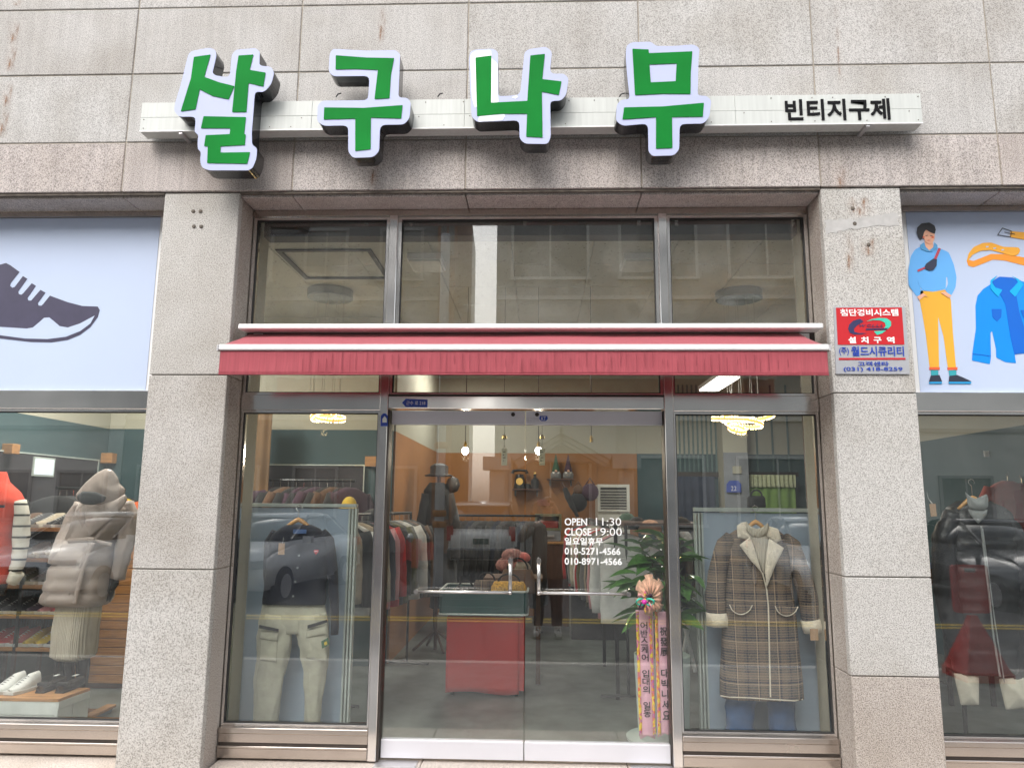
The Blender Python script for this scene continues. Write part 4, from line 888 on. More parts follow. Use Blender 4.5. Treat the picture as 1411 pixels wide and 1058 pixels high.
# flat dark panel paints a shaded recess on the partition, dark clothes before it
for (a, b, lab, n) in (((366, 641), (497, 760), 'in the recess behind the left window', 12),):
    p, q = P(*a, 2.55), P(*b, 2.55)
    rc = setting(box('recess_shade_panel', p.x, q.x, 2.545, 2.558, q.z-.6, p.z, 'recess_shade'))
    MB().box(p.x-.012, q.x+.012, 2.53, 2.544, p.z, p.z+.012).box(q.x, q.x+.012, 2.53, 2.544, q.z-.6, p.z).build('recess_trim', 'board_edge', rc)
    z = p.z-.15
    rack('dark clothes rail '+lab, (p.x+.05, 2.35), (q.x-.03, 2.35), z, False)
    fill((p.x+.05, 2.33), (q.x-.03, 2.33), z, n, ['jacket', 'shirt'], ['c_black', 'c_purple', 'c_black', 'c_brown', 'c_black', 'c_purple'], lab, 'garments '+lab, rad(60))
rc = setting(box('recess_shade_panel', -4.322, -4.312, 1.05, 2.40, 1.0, 1.98, 'recess_shade')); MB().box(-4.3235, -4.306, 1.05, 2.415, 1.981, 1.993).box(-4.3235, -4.306, 2.401, 2.413, 1.0, 1.98).build('recess_trim', 'board_edge', rc)  # dark panel paints the shaded opening on the left wall
rack('dark clothes rail along the teal wall of the left bay', (-4.05, 1.42), (-4.02, 2.40), 1.70, False)
fill((-4.05, 1.42), (-4.02, 2.40), 1.70, 11, ['jacket', 'shirt'], ['c_black', 'c_char', 'c_black', 'c_brown', 'c_black', 'c_white', 'c_navy', 'c_black', 'c_orange', 'c_yellow', 'c_black'], 'of the wall rail in the left bay', 'garments on the wall rail of the left bay', rad(25))
for (x, y, lab) in ((511, 635.5, 'small pale wooden plaque on the teal wall near the left mullion'), (10, 618, 'wooden wall lamp box at the far left of the left bay'), (147, 631, 'wooden wall lamp box above the hooded coat')):
    t = thing('wall_box', lab, 'wall box', P(x, y, 1.15 if x < 30 else 2.45)); pbox('box', (x-8, y-7), (x+8, y+7), 1.10 if x < 30 else 2.46, 1.19 if x < 30 else 2.545, 'wood_x', t, .003)
t = thing('small_window', 'small bright frosted window high in the recess of the left bay', 'window', (-4.31, 1.6, 1.8)); box('frame', -4.311, -4.300, 1.46, 1.74, 1.80, 1.965, 'board_edge', t); M['daylight'] = emis('daylit_frosted_pane', (.8, .88, 1), .16); box('pane', -4.2995, -4.298, 1.475, 1.725, 1.815, 1.95, 'daylight', t)
# brown curtain strips
def curtain(name, label, x0, x1, z0, z1, Y, m, per=.07, amp=.02, top=None, cat='curtain'):
    n = max(8, int(abs(x1-x0)/per*8)); vs = []; fs = []
    for i in range(n+1):
        t = i/n; x = x0+(x1-x0)*t
        for j in range(9): u = j/8; vs.append((x+.004*noise.noise(Vector((x*9, u*3, 1))), Y+amp*math.sin(2*math.pi*(x-x0)/per+1.3*noise.noise(Vector((x*4, u*1.2, 0))))*(.6+.4*u), z1+(z0-z1)*u))
    for i in range(n):
        for j in range(8): fs.append((i*9+j, i*9+j+1, (i+1)*9+j+1, (i+1)*9+j))
    o = mesh_obj(name, vs, fs, m, None, True); md = o.modifiers.new('thick', 'SOLIDIFY'); md.thickness = .003
    return tag(o, label, cat)
p, q = P(334, 568, 2.2), P(366, 720, 2.2); curtain('curtain', 'brown curtain at the left edge of the left window', p.x, q.x, .4, 2.55, 2.2, 'brown', .12)
p, q = P(1098, 568, 5.6), P(1132, 700, 5.6); curtain('curtain', 'brown curtain at the right edge of the right window', p.x, q.x, .4, 3.2, 5.4, 'brown', .25)
M['curt_blue'] = mat('dark_blue_curtain', (.03, .04, .07), .8, var=.1); M['curt_green'] = mat('green_curtain', (.22, .36, .10), .85, var=.1, scale=9); M['curt_pale'] = mat('pale_lace', (.52, .55, .36), .9, var=.2, scale=30); M['curt_teal'] = mat('teal_blind', (.10, .16, .16), .8)
p, q = P(931, 656, 5.7), P(990, 800, 5.7); curtain('curtain', 'dark blue pleated curtain left of the grey pillar in the right window', p.x, q.x, .3, p.z, 5.7, 'curt_blue', .11)
p, q = P(1031, 658, 5.7), P(1098, 720, 5.7); gc = curtain('curtain', 'green curtain with pale ruffled top seen in the right window', p.x, q.x, q.z-.5, p.z, 5.7, 'curt_green', .14); gz = p.z
vs = []; o = curtain('ruffle', None, p.x, q.x, p.z-.13, p.z+.04, 5.665, 'curt_pale', .06, .018); 
o.parent = gc; o.location = o.location-gc.location; del o['category']
for a, b in ((932, 992), (1030, 1100)):
    p, q = P(a, 538, 5.8), P(b, 650, 5.8); t = thing('wall_window', 'dark framed window of the back wall, '+('left' if a < 1000 else 'right')+' of the grey pillar', 'window', P((a+b)/2, 660, 5.8))
    pbox('frame_rail', (a, 650), (b, 656.5), 5.80, 5.845, 'dark_frame', t)
    for k in range(9 if a < 1000 else 3):
        xx = p.x+(q.x-p.x)*(k+.5)/(9 if a < 1000 else 3); box('slat', xx-.012, xx+.012, 5.83, 5.845, q.z, 3.3, 'curt_teal', t)
pl = box('pillar', X(993, 600, 5.6), X(1026, 600, 5.6), 5.5, 5.84, ZF, ZC, 'beige_wall'); setting(pl)
M['pillar_grey'] = mat('grey_painted_pillar', (.22, .235, .26), .7); pl2 = box('pillar_cladding', X(993, 600, 5.6)-.002, X(1026, 600, 5.6)+.002, 5.49, 5.499, ZF, 2.31, 'pillar_grey', pl)
t = thing('pillar_plaque', 'small pale plaque on the grey interior pillar', 'plaque', P(1016, 652, 5.47)); pbox('board', (1009.5, 642), (1021.5, 652.5), 5.47, 5.488, 'beige_wall', t)
t = thing('house_number_sign', 'blue pointed address plate number 22 below the pale plaque', 'sign', P(1010, 678, 5.46)); flat('plate', [(1001, 678), (1001, 667), (1005, 662), (1017, 662), (1021, 667), (1021, 678)], 5.46, 'ink_blue', t, th=.01)
ptext('22', 'sign_lettering', (1007, 669.5), (1015, 676), 5.448, 'chalk', t)
hb = thing('handbag', 'black handbag with looped handles before the green curtain', 'handbag', P(1043, 697, 5.3)); loft('body', [(683, 1032, 1052, .7), (686, 1030, 1054, 1), (699, 1030, 1055, 1)], 5.3, .15, 'c_black', hb, step=.05)
for dy in (-.05, .05): MB().tube([P(1034+8*(1-math.cos(t)), 684-9*math.sin(t), 5.3+dy) for t in [k*math.pi/8 for k in range(9)]], .012, 6).build('handle', 'c_black', hb)
# ================================================================== chandeliers: loops of lit beads under a round ceiling rose
M['bead_on'] = emis('lit_crystal_bead', (1, .80, .45), 4); M['bead_body'] = emis('glowing_gold_band', (1, .55, .14), .55); M['rose'] = mat('chrome_rose', (.35, .37, .38), .25, .9)
def chandelier(px, py, roses, rings, lab):
    c = PZ(*roses, ZC-.05); Y = c.y; t = thing('chandelier', lab, 'chandelier', (c.x, c.y, P(px, py, Y).z)); rs = .20
    MB().lathe([(rs, ZC-.001), (rs, ZC-.07), (rs*.93, ZC-.075)], (c.x, c.y, 0), 28).build('ceiling_rose', 'rose', t)
    bd_ = MB()
    for k in range(9):
        a = k*.7; x, y = c.x+.13*math.cos(a), c.y+.13*math.sin(a); z0 = P(px, py, Y).z+.05
        MB().tube([(x, y, ZC-.075), (x, y, z0)], .0018, 4).build('wire', 'steel_bright', t)
    for (cx_, cy_, rx, tilt, rot) in rings:
        q = P(cx_, cy_, Y); R_ = SP(rx, Y); mt = Matrix.Translation(q) @ Matrix.Rotation(rot, 4, 'Z') @ Matrix.Rotation(tilt, 4, 'X')
        MB().tube([mt @ Vector((R_*math.cos(a), R_*math.sin(a), 0)) for a in [2*math.pi*k/40 for k in range(40)]], .013, 6, True).build('ring', 'bead_body', t)
        n = int(2*math.pi*R_/.024)
        for k in range(n):
            for dz in (-.016, .012):
                a = 2*math.pi*(k+random.random()*.4)/n; bd_.lathe([(.0015, -.008), (.0078, 0), (.0015, .008)], mt @ Vector((R_*math.cos(a)*1.02, R_*math.sin(a)*1.02, dz)), 5)
    o = bd_.build('beads', 'bead_on', t); o['kind'] = 'stuff'
    ld = bpy.data.lights.new('chandelier_glow', 'POINT'); ld.energy = 4; ld.color = (1, .72, .35); ld.shadow_soft_size = .03
    lo = bpy.data.objects.new('chandelier_glow', ld); COL.objects.link(lo); lo.parent = t; lo.location = (0, -.0, -.12)
chandelier(453, 577, (455, 408), [(456, 576, 19, .28, .4), (446, 572, 17, -.35, 1.1)], 'lit gold bead chandelier seen at the top of the left window')
chandelier(1022, 580, (1018, 410), [(1010, 577, 27, .12, .1), (1030, 574, 34, -.1, .6), (1025, 583, 24, .16, 2.0), (1016, 591, 11, .5, .3)], 'lit gold chandelier of several rings seen in the right window')
# ================================================================== pendant bulbs, wooden chimes
M['bulb'] = emis('lit_bulb', (1, .95, .85), 8)
for (x, lit, lab) in ((641, 1, 'lit round pendant bulb, left of the two seen through the door'), (742, 1, 'lit round pendant bulb, right of the two seen through the door'), (815, 0, 'unlit pendant cord near the air conditioner')):
    Y = 3.0; p = P(x, 621 if lit else 613, Y); t = thing('pendant_lamp', lab, 'pendant lamp', (p.x, p.y, p.z))
    MB().tube([(p.x, p.y, p.z+.09), (p.x, p.y, ZC)], .004, 5).build('cord', 'black', t); MB().lathe([(.016, p.z+.03), (.018, p.z+.07), (.006, p.z+.10)], (p.x, p.y, 0), 10).build('socket', 'gold', t)
    if lit:
        MB().lathe([(.004, -.04), (.026, -.03), (.038, 0), (.030, .026), (.014, .04)], (p.x, p.y, p.z), 14).build('bulb', 'bulb', t, True)
        ld = bpy.data.lights.new('bulb_glow', 'POINT'); ld.energy = 5; ld.color = (1, .86, .66); ld.shadow_soft_size = .04; lo = bpy.data.objects.new('bulb_glow', ld); COL.objects.link(lo); lo.parent = t; lo.location = (0, 0, -.07)
for x in (643, 695, 742, 815):
    Y = 1.5; p = P(x, 541, Y); t = thing('ceiling_hook', 'small dark cone hanging under the awning line, number seen above '+{643: 'the left bulb', 695: 'the left chime', 742: 'the right bulb', 815: 'the unlit cord'}[x], 'ceiling fitting', p)
    MB().lathe([(.004, p.z-.05), (.020, p.z)], (p.x, p.y, 0), 10).tube([(p.x, p.y, p.z), (p.x, p.y, ZC)], .002, 4).build('cone', 'black', t)
    t['label'] = t['label'].replace(', number seen above', ', seen above')
M['paper'] = mat('ivory_wood_tablet', (.66, .60, .40), .7, var=.06)
for (x, lab) in ((695, 'ivory wooden tablet chime hanging inside the left door leaf'), (747, 'ivory wooden tablet chime hanging inside the right door leaf')):
    Y = .22; p = P(x, 616, Y); t = thing('door_chime', lab, 'chime', (p.x, p.y, p.z)); pbox('tablet', (x-4, 618), (x+4, 641), Y, Y+.01, 'paper', t, .002)
    top = P(x, 586, Y); MB().tube([p, (top.x, top.y, 2.2)], .0015, 5).build('cord', 'black', t)
    q = P(x, 602, Y); MB().lathe([(.004, .016), (.016, .004), (.019, -.012), (.004, -.014)], q, 12).build('bell', 'gold', t)
    for k in range(4): pbox('stroke', (x-2, 622+k*4), (x+1.5-k % 2*2, 623+k*4), Y-.0015, Y-.0005, 'ink', t)
# ================================================================== red cart with tray of bags
M['cart_red'] = mat('red_cloth_panel', (.50, .04, .035), .7, var=.05, scale=2); M['tray_green'] = mat('dark_green_tin', (.035, .10, .095), .35, .3, var=.08); M['rim'] = mat('white_rim', (.66, .70, .66), .4)
Yc = 1.52
ca = thing('display_cart', 'red cart with dark green metal tray of bags on top inside the door', 'cart', P(665, 960, Yc))
p, q = P(616, 849, Yc), P(715, 955, Yc); x0, x1, z1, z0 = p.x, q.x, p.z, q.z
vs = []; fs = []
for i in range(25):
    for j in range(13):
        u, v = i/24, j/12; vs.append((x0+(x1-x0)*u, Yc-.012-.012*math.sin(u*9)*v*.5, z1+(z0-z1)*v+(.012*math.sin(u*6)*v)))
for i in range(24):
    for j in range(12): fs.append((i*13+j, i*13+j+1, (i+1)*13+j+1, (i+1)*13+j))
o = mesh_obj('front_cloth', vs, fs, 'cart_red', ca, True); md = o.modifiers.new('thick', 'SOLIDIFY'); md.thickness = .004
box('cabinet', x0+.005, x1+.04, Yc, Yc+.42, z0+.02, z1+.005, 'cart_red', ca)
for x in (x0+.05, x1-.02):
    for y in (Yc+.03, Yc+.36):
        c = MB().lathe([(.034, -.012), (.034, .012)], (x, y, ZF+.035), 14, 'x').build('caster', 'rubber', ca); MB().box(x-.017, x+.017, y-.02, y+.02, ZF+.037, z0+.02).build('caster_fork', 'steel_bright', c)
p, q = P(605, 814, Yc-.06), P(727, 848, Yc-.06); tx0, tx1, tz1, tz0 = p.x, q.x, p.z, q.z; ty0, ty1 = Yc-.06, Yc+.50
def rrect(x0, x1, y0, y1, r=.05):
    return roundpoly([(x0, y0), (x1, y0), (x1, y1), (x0, y1)], r, 4)
rr = rrect(tx0, tx1, ty0, ty1); n = len(rr); vs = [(x, y, z) for z in (tz0, tz1) for x, y in rr]+[(x*.98+(tx0+tx1)/2*.02, y*.98+(ty0+ty1)/2*.02, z) for z in (tz1, tz0+.01) for x, y in rr]
fs = [(k*n+i, k*n+(i+1) % n, (k+1)*n+(i+1) % n, (k+1)*n+i) for k in range(3) for i in range(n)]+[tuple(range(n))[::-1], tuple(3*n+i for i in range(n))]
MB().add(vs, fs).build('tray', 'tray_green', ca)
for z in (tz1, tz0+.004): MB().tube([(x, y, z) for x, y in rr], .0085, 6, True).build('tray_rim', 'rim', ca)
for k in (.33, .66): MB().tube([(x, y, tz0+(tz1-tz0)*k) for x, y in rrect(tx0-.001, tx1+.001, ty0-.001, ty1+.001)], .003, 5, True).build('tray_bead', 'tray_green', ca)
def bag(label, x, y, z, w_, h_, d_, m, rz=0, cat='handbag', strap=True):
    t = thing('handbag', label, cat, (x, y, z)); loft_w('body', [(z, x-w_/2, x+w_/2, 1), (z+h_*.7, x-w_*.48, x+w_*.48, 1), (z+h_, x-w_*.40, x+w_*.40, .5)], y, d_, m, t, n=20, fold=.1, seed=x*9)
    if strap: MB().tube([(x+w_*.3*math.cos(a), y, z+h_*.92+h_*.55*math.sin(a)) for a in [k*math.pi/8 for k in range(9)]], .008, 6).build('handle', 'c_black', t)
    return t
M['woven'] = mat('yellow_black_weave', (.55, .30, .04), .7, var=.7, scale=70)
bag('yellow and black woven bag on the right of the green tray', P(701, 808, Yc).x, Yc+.06, tz1-.06, .30, .13, .12, 'woven')
bag('small black bag at the left of the green tray', P(640, 812, Yc).x, Yc+.10, tz1-.08, .20, .10, .10, 'c_black'); bag('dark brown bag with white print behind the woven bag', P(712, 800, Yc).x, Yc+.28, tz1-.05, .30, .20, .12, 'c_brown')
bag('brown patterned bag in the middle of the green tray', P(668, 808, Yc).x, Yc+.22, tz1-.08, .24, .14, .12, 'plaid')
ptext('JHURORI', 'bag_lettering', (702, 796), (722, 799), Yc+.21, 'chalk', bpy.data.objects['handbag.003'] if 'handbag.003' in bpy.data.objects else ca) if False else None
M['scarf'] = mat('pink_mottled_scarf', (.38, .18, .16), .9, var=.6, scale=26, bump=.5, bscale=80)
sc_ = thing('scarf_pile', 'rolled pink and beige scarf heaped behind the green tray', 'scarf', P(708, 790, Yc+.62))
Ys = Yc+.62
for (x, y, r, m) in ((700, 778, 17, 'scarf'), (716, 781, 15, 'c_beige'), (706, 765, 15, 'scarf'), (719, 768, 12, 'c_coral')):
    p = P(x, y, Ys); rr_ = SP(r, Ys); MB().lathe([(rr_*math.cos(a)*(1+.1*math.sin(a*7)), rr_*.62*math.sin(a)) for a in [-1.5, -1, -.5, 0, .5, 1, 1.5]], p, 20).build('scarf_roll', m, sc_, True)
st = thing('display_stand', 'dark low display table under the scarves behind the red cart', 'table', (P(708, 800, Ys).x, Ys, ZF)); zt = P(708, 790, Ys).z-.02; cxs = P(708, 800, Ys).x
box('top', cxs-.26, cxs+.26, Ys-.2, Ys+.2, zt-.03, zt, 'c_brown', st, .004)
for a in (-.22, .22):
    for b in (-.16, .16): box('leg', cxs+a-.02, cxs+a+.02, Ys+b-.02, Ys+b+.02, ZF, zt-.031, 'c_brown', st)
# ================================================================== back of the shop
Yk = 5.0
ct_ = thing('counter', 'dark wooden counter before the orange wall', 'counter', (P(772, 800, Yk).x, Yk, ZF)); a, b = P(736, 746, Yk), P(835, 746, Yk); M['dark_wood'] = mat('dark_walnut', (.085, .035, .02), .4, var=.3, scale=4, stretch=(8, 8, 1))
box('top', a.x-.02, b.x+.02, Yk-.02, Yk+.5, a.z-.03, a.z, 'wood_x', ct_, .004); 
for k in range(5): box('front_panel', a.x+(b.x-a.x)*k/5+.003, a.x+(b.x-a.x)*(k+1)/5-.003, Yk, Yk+.02, ZF, a.z-.031, 'dark_wood', ct_)
box('carcass', a.x, b.x, Yk+.021, Yk+.48, ZF, a.z-.031, 'dark_wood', ct_)
zk = a.z
t = thing('storage_box', 'green plastic storage box of drawers on the counter', 'storage box', P(757, 725, Yk)); M['box_green'] = mat('olive_plastic', (.16, .17, .10), .45)
p, q = P(737, 708, Yk), P(774, 731, Yk); MB().box(p.x, q.x, Yk+.03, Yk+.38, q.z, q.z+.03).box(p.x, q.x, Yk+.03, Yk+.38, p.z-.03, p.z).box(p.x, p.x+.03, Yk+.03, Yk+.38, q.z+.03, p.z-.03).box(q.x-.03, q.x, Yk+.03, Yk+.38, q.z+.03, p.z-.03).box(p.x+.03, q.x-.03, Yk+.36, Yk+.38, q.z+.03, p.z-.03).build('shell', 'box_green', t)
box('contents', p.x+.04, q.x-.04, Yk+.1, Yk+.3, q.z+.03, q.z+.12, 'c_red', t, .01)
t = thing('drawer_unit', 'grey plastic drawer under the green storage box', 'drawers', P(757, 744, Yk)); p2 = P(738, 731.5, Yk); box('shell', p2.x, q.x-.01, Yk+.03, Yk+.4, zk+.001, q.z-.002, 'pillar_grey', t, .008); box('handle', p2.x+.14, p2.x+.24, Yk+.012, Yk+.029, zk+.06, zk+.085, 'alu', t)
M['ac'] = mat('ivory_appliance', (.62, .62, .57), .45, var=.03)
Ya = 5.3; t = thing('air_conditioner', 'tall white floor standing air conditioner with dark louvres', 'air conditioner', P(846, 780, Ya)); p, q = P(823, 667, Ya), P(868, 705, Ya)
MB().box(p.x, q.x, Ya+.03, Ya+.4, ZF, p.z, .01).build('cabinet', 'ac', t); mb = MB().box(p.x, p.x+.04, Ya, Ya+.029, q.z, p.z).box(q.x-.04, q.x, Ya, Ya+.029, q.z, p.z).box(p.x+.04, q.x-.04, Ya, Ya+.029, p.z-.04, p.z).box(p.x+.04, q.x-.04, Ya, Ya+.029, q.z, q.z+.03).build('grille_frame', 'ac', t)
box('grille_back', p.x+.04, q.x-.04, Ya+.022, Ya+.0295, q.z+.03, p.z-.04, 'black', t)
for k in range(7): MB().obox(((p.x+q.x)/2, Ya+.012, q.z+.055+k*(p.z-q.z-.1)/7), q.x-p.x-.085, .004, .018, rx=.6).build('louvre', 'ac', t)
def shelf(a, b, y, lab):
    Y = 5.70; t = thing('wall_shelf', lab, 'shelf', P((a+b)/2, y, Y)); p, q = P(a, y, Y), P(b, y, Y); box('board', p.x, q.x, Y-.02, 5.84, p.z-.02, p.z, 'dark_wood', t, .002)
    for x in (p.x+.03, q.x-.05): box('bracket', x, x+.02, 5.70, 5.84, p.z-.10, p.z-.021, 'black', t)
    return p.z
zz = shelf(706, 744, 673, 'small dark shelf with black objects on the orange wall')
t = thing('retro_telephone', 'black retro telephone on the left shelf of the orange wall', 'telephone', P(716, 672, 5.68)); c = P(716, 672, 5.76)
MB().lathe([(.085, zz), (.085, zz+.02), (.06, zz+.16), (.05, zz+.20)], (c.x, 5.77, 0), 16).build('body', 'black', t); MB().tube([(c.x-.10, 5.77, zz+.21), (c.x-.09, 5.77, zz+.25), (c.x, 5.77, zz+.26), (c.x+.09, 5.77, zz+.25), (c.x+.10, 5.77, zz+.21)], [.03, .022, .016, .022, .03], 10).build('handset', 'black', t); MB().lathe([(.05, 0), (.05, .015)], (c.x, 5.688, zz+.10), 16, 'y').build('dial', 'gold', t)
t = thing('black_bottle', 'squat black bottle beside the retro telephone', 'bottle', P(736, 672, 5.68)); c = P(737, 672, 5.76); MB().lathe([(.055, zz), (.058, zz+.11), (.03, zz+.15), (.02, zz+.155), (.02, zz+.20), (.025, zz+.205)], (c.x, 5.77, 0), 14).build('glass', 'black', t); box('stopper', c.x-.015, c.x+.015, 5.755, 5.785, zz+.206, zz+.23, 'gold', t)
t = thing('black_tin', 'low black tin between telephone and bottle', 'tin', P(727, 672, 5.68)); c = P(727, 672, 5.76); MB().lathe([(.045, zz), (.045, zz+.05), (.03, zz+.07)], (c.x, 5.77, 0), 14).build('can', 'black', t); MB().lathe([(.012, zz+.0705), (.012, zz+.085)], (c.x, 5.77, 0), 8).build('knob', 'gold', t)
zz = shelf(754, 791, 659, 'small shelf with two gnome dolls on the orange wall')
for (x, m, lab) in ((766, 'c_green', 'gnome doll with tall dark green hat'), (783, 'c_purple', 'gnome doll with tall purple hat')):
    c = P(x, 659, 5.76); t = thing('gnome_doll', lab, 'doll', (c.x, 5.77, zz)); MB().lathe([(.07, zz), (.075, zz+.06), (.05, zz+.11)], (c.x, 5.77, 0), 14).build('body', 'c_grey', t, True); MB().lathe([(.06, zz+.095), (.05, zz+.14), (.03, zz+.22), (.004, zz+.34)], (c.x, 5.77, 0), 14).build('hat', m, t, True)
    MB().lathe([(.003, -.018), (.018, -.006), (.018, .008), (.003, .018)], (c.x, 5.70, zz+.105), 10).build('nose', 'c_peach', t); pillow('beard', [(x-5, 650), (x+5, 650), (x+3, 656), (x, 659), (x-3, 656)], 5.715, .03, 'c_white', t)
# heaps of hats on top of the right rack and at the back
def cap(label, px, py, Y, m, rz=0, s_=1):
    p = P(px, py, Y); t = thing('baseball_cap', label, 'cap', p, rotz=rz); r = .09*s_; MB().lathe([(r, 0), (r*.98, .035), (r*.82, .07), (r*.5, .098), (r*.1, .108)], (p.x, p.y, p.z), 18).build('crown', m, t, True)
    vs = []; fs = []
    for i in range(9):
        a = -math.pi*(.12+.76*i/8)
        for k in (0, 1): R_ = r*(1+.75*k*math.sin(math.pi*(.12+.76*i/8))**.5); vs.append((p.x+R_*math.cos(a), p.y+R_*math.sin(a), p.z-.005*k))
    for i in range(8): fs.append((2*i, 2*i+1, 2*i+3, 2*i+2))
    o = mesh_obj('brim', vs, fs, m, t, True); md = o.modifiers.new('thick', 'SOLIDIFY'); md.thickness = .004
    return t
cap('pale pink cap with cream brim on top of the right rack', 896, 734, 1.55, 'c_peach', .5, 1.1); cap('black cap with red brim behind the plant', 938, 730, 1.6, 'c_black', -.4, 1.1)
cap('dark green cap on the hat heap by the air conditioner', 864, 722, 2.6, 'c_green', .2); cap('black cap on the hat heap by the air conditioner', 878, 728, 2.3, 'c_black', -.3)
cap('grey cap above the left rack', 500, 742, 1.5, 'c_grey', .2); cap('black cap with orange tag above the left rack', 515, 718, 1.75, 'c_black', .2, 1.2); cap('yellow cap on the far rack behind the left board', 481, 700, 2.2, 'c_yellow', 0, .8)
hs_ = thing('hat_shelf', 'dark hat shelf over the right rack', 'shelf', P(870, 742, 2.3)); box('board', P(850, 742, 2.0).x, P(960, 742, 2.0).x, 1.42, 2.75, 1.43, 1.45, 'dark_wood', hs_)
for (x, y) in ((.62, 1.5), (1.35, 1.5), (.62, 2.7), (1.35, 2.7)): box('post', x, x+.03, y, y+.03, ZF, 1.429, 'black', hs_)
# bulky heap of folded clothes at back, guitar case
M['heap'] = mat('mixed_folded_clothes', (.13, .125, .12), .9, var=.7, scale=12, bump=.5, bscale=40)
hp = thing('folded_clothes', 'grey pile of folded clothes beside the air conditioner', 'clothes pile', P(815, 745, 4.4))
for (x, y, r) in ((800, 735, 16), (822, 730, 18), (840, 738, 16), (812, 722, 12)):
    Y = 4.4; p = P(x, y, Y); rr_ = SP(r, Y); MB().lathe([(rr_*math.cos(a)*(1+.12*math.sin(a*9+x)), rr_*.7*math.sin(a)) for a in [-1.5, -1, -.6, -.2, .2, .6, 1, 1.5]], p, 18).build('folded_piece', random.choice(['heap', 'c_grey', 'c_char']), hp, True)
box('table', P(785, 750, 4.4).x, P(860, 750, 4.4).x, 4.1, 4.7, ZF, P(800, 748, 4.4).z, 'c_char', hp, .01)
gt = thing('umbrella', 'black folded umbrella leaning by the dark bags at the back wall', 'umbrella', P(790, 700, 4.9)); MB().tube([P(778, 672, 4.9), P(783, 685, 4.9), P(796, 712, 4.9)], [.03, .045, .02], 10).build('canopy', 'c_black', gt); MB().tube([P(774, 664, 4.9), P(778, 672, 4.9)], .012, 8).build('handle', 'dark_wood', gt)
for (x, y, r, m, lab) in ((796, 692, 13, 'c_black', 'round black bag hanging at the back of the shop'), (813, 678, 12, 'c_purple', 'dark red round bag hanging beside the air conditioner'), (797, 675, 7, 'c_brown', 'small brown plush bag hanging above the black bag')):
    p = P(x, y, 5.2); rr_ = SP(r, 5.2); t = thing('hanging_bag', lab, 'bag', p); MB().lathe([(rr_*math.cos(a), rr_*.4*math.sin(a)) for a in [-1.5, -1, -.5, 0, .5, 1, 1.5]], p, 18, 'y').build('body', m, t, True); MB().tube([p+Vector((-rr_*.5, 0, rr_*.8)), p+Vector((0, 0, rr_*1.6)), p+Vector((rr_*.5, 0, rr_*.8))], .01, 6).build('strap', m, t)
# coat stand with a dark coat and beaded hat
Yt = 3.4; t = thing('coat_stand', 'tall coat stand under a dark coat left of the pendant bulb', 'coat stand', (P(605, 700, Yt).x, Yt, ZF)); b0 = P(605, 655, Yt); MB().tube([(b0.x, Yt, ZF), (b0.x, Yt, b0.z)], .018, 8).build('pole', 'dark_wood', t)
for k in range(4): MB().tube([(b0.x, Yt, ZF+.2), (b0.x+.25*math.cos(k*1.57+.5), Yt+.25*math.sin(k*1.57+.5), ZF+.01)], .014, 6).build('foot', 'dark_wood', t)
co_ = thing('dark_coat', 'long black coat on the coat stand before the orange wall', 'coat', (b0.x, Yt, .6)); loft('body', [(665, 592, 612, .5), (676, 584, 622, .9), (720, 582, 626, 1), (820, 578, 630, 1.1)], Yt, .34, 'c_black', co_, fold=.25, seed=4)
limb('sleeve', [(588, 680, 7), (582, 720, 8), (580, 770, 7)], Yt-.1, 'c_black', co_); limb('sleeve', [(618, 680, 7), (626, 720, 8), (627, 770, 7)], Yt-.1, 'c_char', co_)
M['sequin'] = mat('glittering_black_sequins', (.05, .05, .055), .35, .1, var=1, scale=160, bump=1, bscale=120)
ht = thing('sequin_hat', 'glittering black sequinned hat on top of the coat stand', 'hat', (b0.x, Yt, b0.z)); MB().lathe([(.15, -.01), (.16, .0), (.10, .02), (.10, .10), (.05, .13)], (b0.x, Yt, b0.z), 20, ph=0).build('crown', 'sequin', ht, True); MB().lathe([(.08*math.cos(a), .09*math.sin(a)) for a in (-1.5, -.8, 0, .8, 1.5)], (b0.x+.16, Yt-.05, b0.z-.10), 16).build('pompom', 'sequin', ht, True)
# ================================================================== plant with congratulation ribbon
M['leaf'] = mat('glossy_leaf', (.075, .20, .04), .35, var=.35, scale=8, coat=.3); M['stem'] = mat('green_brown_stem', (.10, .10, .04), .7)
Yp = .42; pp0 = P(912, 905, Yp+.05); ZP = ZF
plt = thing('potted_plant', 'tall green leafy plant in a white ribbed pot right of the door', 'potted plant', (pp0.x, Yp+.05, ZF))
M['pot'] = knit('mint_white_ribbed_pot', (.58, .68, .64), 500)
zpt = P(905, 905, Yp-.05).z
MB().lathe([(.155, ZF+.012), (.165, ZF+.05), (.185, zpt), (.178, zpt), (.16, zpt-.05)], (pp0.x, Yp+.05, 0), 28).build('pot', 'pot', plt)
MB().lathe([(.20, ZF), (.23, ZF+.012), (.235, ZF+.03), (.20, ZF+.02)], (pp0.x-.01, Yp+.05, 0), 28).build('saucer', 'pot', plt)
MB().lathe([(.15, zpt-.07), (.15, zpt-.06)], (pp0.x, Yp+.05, 0), 20).build('soil', 'c_brown', plt)
lv = []; lf = []; nL = 7
for i in range(nL+1):
    u = i/nL; wd = .30*math.sin(math.pi*u**.8)**.9*(1-u*.25)+.004
    for j, s_ in enumerate((-1, -.5, 0, .5, 1)): lv.append((s_*wd, u, -.22*u*u+.09*abs(s_)*math.sin(math.pi*u)+.012*math.sin(u*22)*abs(s_)))
for i in range(nL):
    for j in range(4): lf.append((i*5+j, i*5+j+1, (i+1)*5+j+1, (i+1)*5+j))
lme = bpy.data.meshes.new('leaf'); lme.from_pydata(lv, [], lf); lme.materials.append(M['leaf']); lme.polygons.foreach_set('use_smooth', [True]*len(lme.polygons))
